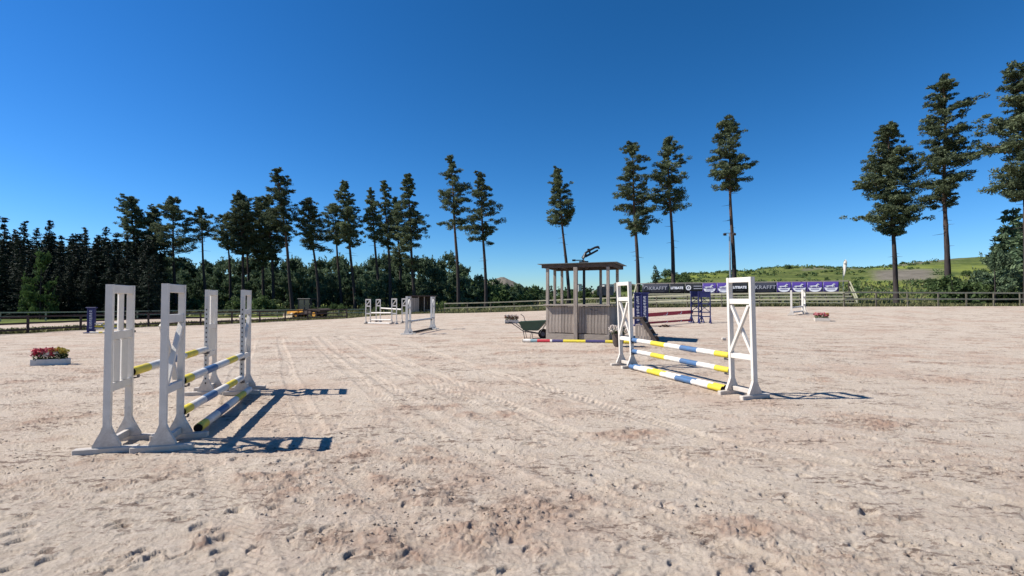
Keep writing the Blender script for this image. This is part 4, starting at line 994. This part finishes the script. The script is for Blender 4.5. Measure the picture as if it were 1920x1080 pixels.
# ------------------------------------------------------------------ flower boxes
def flower_box(label, loc, rz, L, Wd, h, cols, fh, seed, group='long flower boxes on the sand', boxm=None, nfl=60):
    r = np.random.default_rng(seed); o = empty('flower_box', loc, rz, label, 'flower box', group); bm_ = boxm or WHITE_OLD
    for s in (-1, 1): MB().box((0, s * (Wd / 2 - .01), h / 2), (L, .02, h), bev=.003).build('side_board', bm_, o)
    for s in (-1, 1): MB().box((s * (L / 2 - .01), 0, h / 2), (.02, Wd - .042, h), bev=.003).build('end_board', bm_, o)
    MB().box((0, 0, h * .82 / 2), (L - .045, Wd - .045, h * .82)).build('soil', SOILM, o)
    C = np.stack([r.uniform(-L / 2 * .9, L / 2 * .9, 500), r.uniform(-Wd / 2, Wd / 2, 500), h * .8 + fh * r.random(500) ** .9 * .85], 1)
    link('leaves', quadmesh('leaves', [quads(C, .035, .018, r)], LEAFP), o)
    for k, (m, x0, x1, zz, nn) in enumerate(cols):
        Q = []
        for j in range(nn):
            c = np.array([r.uniform(x0, x1) * L / 2, r.uniform(-Wd / 2, Wd / 2) * 1.05, h + fh * zz * r.uniform(.45, 1.1)])
            Q.append(quads(ball(r, 26) * r.uniform(.03, .055) + c, .022, .018, r))
        link('blossoms', quadmesh('blossoms', Q, m), o)
    return o
p = G(95, 683.5); p.z -= .01
flower_box('weathered flower box with red and pink flowers, alone by the spread jump', p, R(16), .70, .22, .15, [(FRED, -.95, .45, 1, 55), (FPINK, -.95, .1, 1.05, 30), (FYEL, .1, .95, 1.15, 22), (FWHITE, -.2, .6, .8, 8)], .21, 1)
p = G(1541, 602)
flower_box('white flower box with red flowers near the spectator stand', p, R(-20), .74, .36, .17, [(FRED, -.95, .95, 1, 46), (FPINK, -.9, .5, 1.05, 46), (FWHITE, .0, .9, .9, 10), (FYEL, .5, .9, 1, 6)], .26, 2, boxm=WHITE)
p = G(959, 606)
flower_box('white flower box with withered cream flowers left of the wheelbarrow', p, R(5), .86, .3, .20, [(FWHITE, -.95, .95, 1, 55), (FBROWN, -.95, .95, .85, 60)], .28, 3, boxm=WHITE)
# dark tapered pot with pale flowers by the hut's wall
p = G(1159, 650); pot = empty('flower_pot', p, 0, 'dark tapered pot of cream flowers beside the hut wall', 'flower pot')
MB().tube([(0, 0, 0), (0, 0, .12), (0, 0, .40)], [.12, .16, .20], 16).build('pot', WOODB, pot)
r = np.random.default_rng(9)
link('leaves', quadmesh('leaves', [quads(ball(r, 420) * np.array([.26, .24, .16]) + np.array([0, 0, .46]), .035, .02, r)], LEAFP), pot)
link('blossoms', quadmesh('blossoms', [quads(ball(r, 24) * .045 + np.array([a_ * .26, b2 * .22, .55 + c2 * .09]), .022, .018, r) for a_, b2, c2 in r.uniform(-1, 1, (46, 3))], FWHITE), pot)
# planter trough of boards right of the stand, with a few blooms
p = G(1200, 641.5); st = empty('wooden_steps', p, R(-22), 'grey wooden steps with dark slanting side board right of the hut', 'steps')
for i, (y, z) in enumerate(((0, .62), (0, .42), (0, .22))):
    MB().box((.05 + i * .17, .35, z), (.24, .7, .04), bev=.004).build('tread', WOODH, st)
for i in range(5): MB().box((-.10 + i * .10, -.005, .30), (.088, .024, .56 - max(0, i - 2) * .14), bev=.003).build('plank', WOOD, st, (0, 0, -.02 - max(0, i - 2) * .05))
MB().bar((.02, -.06, .80), (.50, -.06, .02), .04, .11, up=Vector((1, 0, 0)), bev=.004).build('side_board', WOODB, st)
MB().bar((.02, .76, .80), (.50, .76, .02), .04, .11, up=Vector((1, 0, 0)), bev=.004).build('side_board', WOODB, st)
MB().box((-.08, .35, .78), (.30, .86, .05), bev=.004).build('top_board', WOODB, st)
# droppings
def heap(name, label, loc, rx, ry, h, seed, m, cat, nn=40):
    r = np.random.default_rng(seed); Vs = []; Fs = []
    for k in range(nn):
        a, d = r.uniform(0, 6.28), r.random() ** .6; s = r.uniform(.04, .08) * max(rx, .3) * 2
        c = np.array([math.cos(a) * d * rx, math.sin(a) * d * ry, h * (1 - d) * r.uniform(.5, 1) + s * .3])
        Vs.append(IV * s * r.uniform(.7, 1.2, (12, 1)) * np.array([1.1, 1, .8]) + c); Fs.append(IF + 12 * k)
    o = link(name, npmesh(name, np.concatenate(Vs), np.concatenate(Fs), m)); o.location = loc; return tag(o, label, cat)
heap('manure_pile', 'small dark heap of droppings on the sand before the red planks', G(1246, 613), .35, .16, .13, 5, DUNG, 'droppings')
o = MB().box((0, 0, .05), (.16, .1, .1), bev=.03).build('white_block', WHITE, None, G(1357, 638)); tag(o, 'small white block lying on the sand beyond the upright jump', 'block')
o = MB().box((0, 0, .06), (.18, .12, .12), bev=.03).build('rubber_foot_block', CAPM, None, G(251, 623)); tag(o, 'small black block on the sand at the low fence jump', 'block')

# ------------------------------------------------------------------ spectator stand with banners
BL = Vector((14.3, 55.5, 0)); BR = Vector((33.0, 47.5, 0)); BL.z = gz(BL.x, BL.y); BR.z = gz(BR.x, BR.y)
zb = min(BL.z, BR.z); dd = Vector((BR.x - BL.x, BR.y - BL.y, 0)); LB = dd.length; rzB = math.atan2(dd.y, dd.x)
sd = empty('spectator_stand', Vector((BL.x, BL.y, zb)), rzB, 'long grey wooden spectator stand hung with banners behind the fence', 'spectator stand')
tiers = [(-.35, 1.50), (-1.0, 1.18), (-1.65, .86), (-2.3, .54)]
for i, (y, z) in enumerate(tiers):
    for j in range(4):
        x0 = LB * j / 4; MB().box((x0 + LB / 8, y, z), (LB / 4 - .02, .30, .05), bev=.005).build('seat_plank', WOODF if i % 2 else WOODH, sd)
        MB().box((x0 + LB / 8, y + .24, z - .30), (LB / 4 - .02, .16, .04), bev=.005).build('foot_plank', WOODH, sd)
        MB().box((x0 + LB / 8, y - .165, z - .05), (LB / 4 - .02, .03, .14), bev=.004).build('riser_board', WOODF, sd)
for j in range(11):
    x = LB * j / 10
    MB().box((x, 0, 1.3), (.09, .09, 2.75), bev=.006).build('post', WOODD if j % 3 else WOODH, sd)
    MB().bar((x, -2.5, .12), (x, .0, 1.42), .07, .12, up=Vector((1, 0, 0))).build('stringer', WOODD, sd)
    for y, z in tiers[1:3]: MB().box((x + .02, y, z / 2), (.07, .07, z), bev=.004).build('prop', WOODD, sd)
for j in range(4):
    x = LB * (j + .5) / 4; MB().bar((x - 1.1, .06, .1), (x + .7, .06, 1.5), .06, .09, up=Vector((0, 1, 0))).build('diagonal_brace', WOODD, sd)
for z in (1.38, 2.66): 
    for j in range(4): MB().box((LB * (j + .5) / 4, .07, z), (LB / 4 - .02, .04, .10), bev=.004).build('back_rail', WOODH, sd)
for zo in (0, .55):
    MB().bar((LB + .06, .0 + .02, 2.62 - zo * .9), (LB + .06, -2.75, .95 - zo * .8), .05, .10, up=Vector((1, 0, 0))).build('end_rail', WOODF, sd)
MB().box((LB + .06, -2.7, .5), (.08, .08, 1.0)).build('post', WOODF, sd)
MB().bar((-.06, .0, 2.62), (-.06, -2.75, .95), .05, .10, up=Vector((1, 0, 0))).build('end_rail', WOODF, sd)

def text_mesh(s, size, m, name='lettering', bold=.0, sx=1.0):
    cu = bpy.data.curves.new(name, 'FONT'); cu.body = s; cu.size = size; cu.align_x = 'CENTER'; cu.align_y = 'CENTER'; cu.offset = bold; cu.extrude = .004; cu.resolution_u = 3; cu.space_character = sx
    o = bpy.data.objects.new(name, cu); COL.objects.link(o); dg = bpy.context.evaluated_depsgraph_get(); me = bpy.data.meshes.new_from_object(o.evaluated_get(dg)); bpy.data.objects.remove(o); me.materials.clear(); me.materials.append(m); return me
HORSE = [(-.50, .08), (-.42, .16), (-.30, .17), (-.12, .15), (.02, .17), (.12, .24), (.20, .34), (.27, .40), (.30, .46), (.34, .39), (.44, .33), (.46, .28), (.36, .27), (.28, .24), (.25, .14), (.30, .08), (.42, .04), (.40, .00), (.26, .02), (.20, .06), (.14, .03), (.20, -.06), (.10, -.02), (.04, .04), (-.14, .03), (-.22, -.02), (-.36, -.08), (-.34, -.02), (-.26, .04), (-.34, .05), (-.46, -.04), (-.42, .05), (-.50, .02)]
CRES = [(-.5, .1)] + [(.5 * math.sin(a), .1 - .42 * math.cos(a) ** 1.0 * 1.0) for a in np.linspace(-1.35, 1.35, 12)] + [(.5, .1)] + [(.5 * math.cos(t), .02 - .03 * math.sin(t * 1)) for t in ()]
bz0, bz1 = 1.44, 2.60; bh = bz1 - bz0; zc = (bz0 + bz1) / 2
def bpos(px):           # local x on the stand's back line under image column px
    u = (px - 960) / F; return (u * BL.y - BL.x) / ((dd.x - u * dd.y) / LB)
def banner(px0, px1, m, kind, label, grp):
    x0, x1 = bpos(px0), bpos(px1); w_ = x1 - x0 - .04; xc = (x0 + x1) / 2
    loc = sd.matrix_world if False else None
    base = Vector((BL.x, BL.y, zb)) + Matrix.Rotation(rzB, 3, 'Z') @ Vector((xc, -.09, zc))
    nxs = 14; V = []; Fc = []
    for i in range(nxs + 1):
        for k_ in range(3):
            x = -w_ / 2 + w_ * i / nxs; V.append((x, .012 * math.sin(x * 3.1 + px0) * (1 if k_ == 0 else .4), bh * (.5 - k_ / 2)))
    for i in range(nxs):
        for k_ in range(2): a = i * 3 + k_; Fc.append((a, a + 1, a + 4, a + 3))
    me = npmesh('banner', V, Fc, m, True); o = link('banner', me); o.location = base; o.rotation_euler = (0, 0, rzB); tag(o, label, 'banner', grp)
    md = o.modifiers.new('thickness', 'SOLIDIFY'); md.thickness = .008
    y = -.028; rot = (R(90), 0, 0)
    if kind == 'krafft':
        link('lettering', text_mesh('KRAFFT', .50, PRINTG if px0 > 1300 else PRINTG, bold=.012, sx=1.15), o, (.28, y, .08), rot)
        link('small_print', text_mesh('__________________', .16, PRINTG), o, (.28, y, -.24), rot)
        c = MB()
        if px0 < 1300:
            for a in range(7): t0, t1 = a * .5 - .4, a * .5 + .1; c.bar((-w_ / 2 + .45 + .22 * math.cos(t0), y, .05 + .25 * math.sin(t0)), (-w_ / 2 + .45 + .22 * math.cos(t1), y, .05 + .25 * math.sin(t1)), .02, .07)
            c.build('emblem', PRINTG, o)
    elif kind == 'lit':
        link('lettering', text_mesh('LITISATE', .34, PRINTW, bold=.02), o, (0, y, .10), rot); link('small_print', text_mesh('__________', .14, PRINTG), o, (0, y, -.20), rot)
    elif kind == 'ring':
        c = MB()
        for a in range(14): t0, t1 = a * .449, (a + 1.1) * .449; c.bar((-w_ / 2 + .38 + .22 * math.cos(t0), y, .12 + .22 * math.sin(t0)), (-w_ / 2 + .38 + .22 * math.cos(t1), y, .12 + .22 * math.sin(t1)), .01, .12)
        c.box((-w_ / 2 + .38, y, .10), (.12, .01, .14), Matrix.Rotation(R(45), 3, 'Y')); c.build('emblem', PRINTW, o)
        c = MB()
        for z, a, b2 in ((.28, .02, .95), (.02, .02, .98), (-.36, -.42, .3), (-.36, .42, .97)): c.box(((a + b2) / 2 * w_ / 2, y, z), ((b2 - a) * w_ / 2, .008, .09))
        c.build('small_print', PRINTG, o)
    elif kind == 'horse':
        c = MB(); s_ = w_ * .62
        # fan-safe pieces of the running horse
        for pts in ([(-.42, .16), (-.12, .15), (.02, .17), (.25, .14), (.20, .06), (.04, .03), (-.14, .03), (-.40, .06)], [(.02, .17), (.12, .24), (.20, .34), (.30, .40), (.28, .24), (.25, .12)], [(.20, .34), (.27, .40), (.30, .46), (.34, .39), (.46, .31), (.45, .27), (.30, .27)],
                    [(.14, .08), (.25, .12), (.42, .05), (.40, .0), (.24, .04)], [(.05, .06), (.16, .05), (.22, -.07), (.17, -.08)], [(-.42, .13), (-.28, .06), (-.46, -.06), (-.50, -.03)], [(-.32, .08), (-.2, .06), (-.34, -.09), (-.39, -.06)], [(-.40, .16), (-.56, .12), (-.60, .05), (-.50, .08)]):
            c.prism([(x * s_, .10 + z * s_ * .9) for x, z in pts], y - .004, y + .004)
        c.build('horse_emblem', PRINTW, o)
        c = MB(); N = 12
        for i in range(N):
            a0, a1 = -1 + 2 * i / N, -1 + 2 * (i + 1) / N; f_ = lambda a: -.02 - .40 * bh * math.sqrt(max(0, 1 - a * a)) * .85
            c.prism([(a0 * w_ * .43, f_(a0)), (a1 * w_ * .43, f_(a1)), (a1 * w_ * .43, .02 - .05 * (1 - a1 * a1)), (a0 * w_ * .43, .02 - .05 * (1 - a0 * a0))], y - .003, y + .003)
        c.build('arc_emblem', PRINTW, o)
        MB().box((0, y - .006, -.14), (w_ * .52, .006, .07)).build('small_print', PURPLE, o)
        MB().box((0, y, -.47), (w_ * .7, .006, .06)).build('small_print', PRINTG, o)
    return o
gB = 'banners along the spectator stand'
banner(1204, 1255, CHARC, 'krafft', 'charcoal banner lettered KRAFFT at the far left end, with emblem', gB)
banner(1255, 1284, BLACKV, 'lit', 'black banner lettered LITISATE left of the ring emblem banner', gB)
banner(1284, 1317, BLACKV, 'ring', 'black banner with a white ring emblem and lines of print', gB)
gH = 'purple banners with a running horse'
labs = ['purple running horse banner, first after the ring emblem banner', 'purple running horse banner, left neighbour of the near white stand', 'purple horse banner beside the second KRAFFT banner', 'purple horse banner, second of four in a row', 'purple horse banner, third of four in a row', 'purple horse banner at the right end of the stand']
banner(1317, 1344, PURPLE, 'horse', labs[0], gH); banner(1344, 1371, PURPLE, 'horse', labs[1], gH)
banner(1371, 1403, BLACKV, 'lit', 'black banner lettered LITISATE seen through the top of the white stand', gB)
banner(1403, 1456, CHARC, 'krafft', 'charcoal banner lettered KRAFFT beside four purple banners', gB)
for i, (a_, b2) in enumerate(((1456, 1484), (1484, 1513), (1513, 1543), (1543, 1573))): banner(a_, b2, PURPLE, 'horse', labs[2 + i], gH)

# lamp post
lp = on(1370, 58.5); ptop = at(1369, 437, 58.5); hl = ptop.z - lp.z
lpo = empty('lamp_post', lp, R(-10), 'slim grey lamp post with two floodlights in front of a pine trunk', 'lamp post')
MB().tube([(0, 0, -.2), (-.05, 0, hl)], [.14, .08], 10).build('pole', GALV, lpo); MB().tube([(-.65, 0, hl), (.55, 0, hl)], .035, 8).build('cross_arm', STEEL, lpo)
for x in (-.58, .5): MB().box((x - .03, -.08, hl - .16), (.34, .30, .26), Matrix.Rotation(R(20), 3, 'X'), bev=.02).build('floodlight', STEEL, lpo)
# feather flag
fp = on(1581, 65.5); ft = at(1584, 487, 65.5); fh_ = ft.z - fp.z
fl = empty('feather_flag', fp, R(-42), 'white feather flag flying above the right end of the spectator stand', 'flag')
MB().tube([(0, 0, 0), (.02, 0, fh_ * .7), (.10, 0, fh_ * .95), (.28, 0, fh_)], [.03, .025, .015, .01], 8).build('pole', GALV, fl)
zt = fh_; V = []; Fc = []
prof = [(0.0, .02, .04), (.12, .03, .18), (.3, .04, .30), (.5, .06, .38), (.7, .08, .44), (.85, .12, .46), (.95, .17, .42), (1.0, .28, .32)]
prof = [(a_, b_ * 1.0, c_ * 1.1) for a_, b_, c_ in prof]
for t_, xa, xb in prof:
    z = zt - 2.4 + 2.4 * t_
    for k_ in range(3): V.append((xa + (xb - xa) * k_ / 2, .03 * math.sin(t_ * 7 + k_), z))
for i in range(len(prof) - 1):
    for k_ in range(2): a = i * 3 + k_; Fc.append((a, a + 1, a + 4, a + 3))
fo = link('cloth', npmesh('cloth', V, Fc, WHITE, True), fl); fo.modifiers.new('thickness', 'SOLIDIFY').thickness = .01
c = MB()
for i in range(8): t0, t1 = i * .785, (i + 1) * .785; c.bar((.27 + .09 * math.cos(t0), -.05, zt - .55 + .11 * math.sin(t0)), (.27 + .09 * math.cos(t1), -.05, zt - .55 + .11 * math.sin(t1)), .01, .035)
c.build('emblem', STEEL, fl)

# ------------------------------------------------------------------ yellow loader by the fence
tp = G(575, 598.5); tp.y += 2.2; tp.x = (578 - 960) / F * tp.y; tp.z = gz(tp.x, tp.y)
k_ = tp.y / F
tr = empty('yellow_loader', tp, R(-22), 'yellow loader with dark cab parked behind the brown fence', 'loader')
def TX(px): return (px - 578) * k_
def TZ(py): return CH - (py - 563.5) * k_ - tp.z
c = MB(); c.prism([(TX(531), .05), (TX(548), .05), (TX(556), .35), (TX(556), .62), (TX(552), .62), (TX(546), .30), (TX(533), .16)], -.9, .9); c.build('bucket', CREAM, tr)
MB().box(((TX(533) + TX(556)) / 2, -.92, .28), (TX(556) - TX(533), .03, .38), bev=.01).build('bucket_side', CREAM, tr)
c = MB(); c.prism([(TX(538), .50), (TX(566), .58), (TX(566), .82), (TX(540), .78)], -.7, .7); c.build('hood', YELM, tr)
c = MB(); c.prism([(TX(560), .60), (TX(576), .66), (TX(576), .96), (TX(561), .92)], -.62, .62); c.build('engine_cover', YELM, tr)
for s in (-1, 1): MB().bar((TX(548), s * .75, .40), (TX(572), s * .75, .9), .09, .12, up=Vector((0, 1, 0)), bev=.01).build('lift_arm', YELM, tr)
MB().box(((TX(566) + TX(612)) / 2, 0, .66), (TX(612) - TX(566), 1.1, .40), bev=.04).build('body', WOODB, tr)
cz0, cz1 = .9, max(TZ(561), 1.6); cab = MB()
for x in (TX(563), TX(577), TX(590)):
    for s in (-1, 1): cab.bar((x + (.06 if x > 0 else 0), s * .5, cz0), (x, s * .46, cz1), .06, .06)
cab.box(((TX(563) + TX(590)) / 2, 0, cz1 + .03), (TX(592) - TX(561), 1.1, .08), bev=.02); cab.build('cab_frame', BLACK, tr)
c = MB(); c.box(((TX(564) + TX(576)) / 2, -.47, (cz0 + cz1) / 2), (TX(576) - TX(564) - .06, .01, cz1 - cz0 - .1)); c.box(((TX(578) + TX(589)) / 2, -.47, (cz0 + cz1) / 2), (TX(589) - TX(578) - .06, .01, cz1 - cz0 - .1)); c.build('cab_window', GLASS, tr)
MB().box((TX(574), 0, 1.05), (.5, .5, .35), bev=.05).build('seat', BLACK, tr)
for x, rr in ((TX(560), .32), (TX(604), .46)):
    for s in (-1, 1):
        w2_ = MB().tube([(x, s * .58 - .13, rr), (x, s * .58 + .13, rr)], rr, 20).build('wheel', CAPM, tr); MB().tube([(x, s * .58 - .136, rr), (x, s * .58 + .136, rr)], rr * .5, 12).build('rim', YELM, w2_)
c = MB(); c.prism([(TX(592), .85), (TX(619), .78), (TX(621), .98), (TX(614), 1.06), (TX(592), 1.02)], -.75, .75); c.build('rear_fender', WOODB, tr)

# small shed
sp_ = on(794, 61.0); sp_.y = 61.0
sh = empty('shed', sp_, R(8), 'small brown open-fronted shed beyond the fence, behind the small jump', 'shed')
Lx = 2.9; hh_ = 2.1
for x in (-Lx / 2, -.55, .15, Lx / 2): MB().box((x, -.9, hh_ / 2), (.1, .1, hh_)).build('post', WOODH, sh)
n_ = 12
for i in range(n_): MB().box((-Lx / 2 + (i + .5) * Lx / n_, .9, hh_ / 2), (Lx / n_ - .01, .03, hh_)).build('plank', WOODB, sh)
for s in (-1, 1):
    for i in range(7): MB().box((s * Lx / 2, -.8 + (i + .5) * 1.6 / 7, hh_ / 2), (.03, 1.6 / 7 - .01, hh_)).build('plank', WOODB, sh)
for i in range(4): MB().box((-Lx / 2 + .17 + i * .22, -.95, hh_ * .47), (.20, .03, hh_ * .9)).build('plank', WOODH, sh)
MB().box((0, 0, hh_ + .06), (Lx + .5, 2.3, .10), bev=.01).build('roof', WOODD, sh)
MB().box((.75, -.5, .45), (1.0, .5, .05)).build('bench', WOODH, sh); MB().box((.75, -.5, .21), (.8, .06, .42)).build('bench_leg', WOODH, sh)
# faraway white buildings on the plain
for i, (px_, w2_, h_, lab) in enumerate(((1086, 2.0, 1.2, 'tiny white building far off on the plain, seen through the hut'), (1140, 6, 1.0, 'long pale building far off near the quarry ridge'))):
    p = on(px_, 300); p.z = at(px_, 535.5, 300).z - h_ * .5
    o = empty('far_building', p, 0, lab, 'building'); MB().box((0, 0, h_ / 2 - 3), (w2_, 8, h_ + 5.9)).build('wall', WHITE_OLD, o)
    MB().prism([(-4.4, h_), (4.4, h_), (0, h_ + .5)], -w2_ / 2 - .4, w2_ / 2 + .4, axis='x').build('roof', ROOF, o)
    for q in range(3): MB().box((-w2_ * .3 + q * w2_ * .3, -4.02, h_ * .5), (w2_ * .1, .06, h_ * .3)).build('window', GLASS, o)
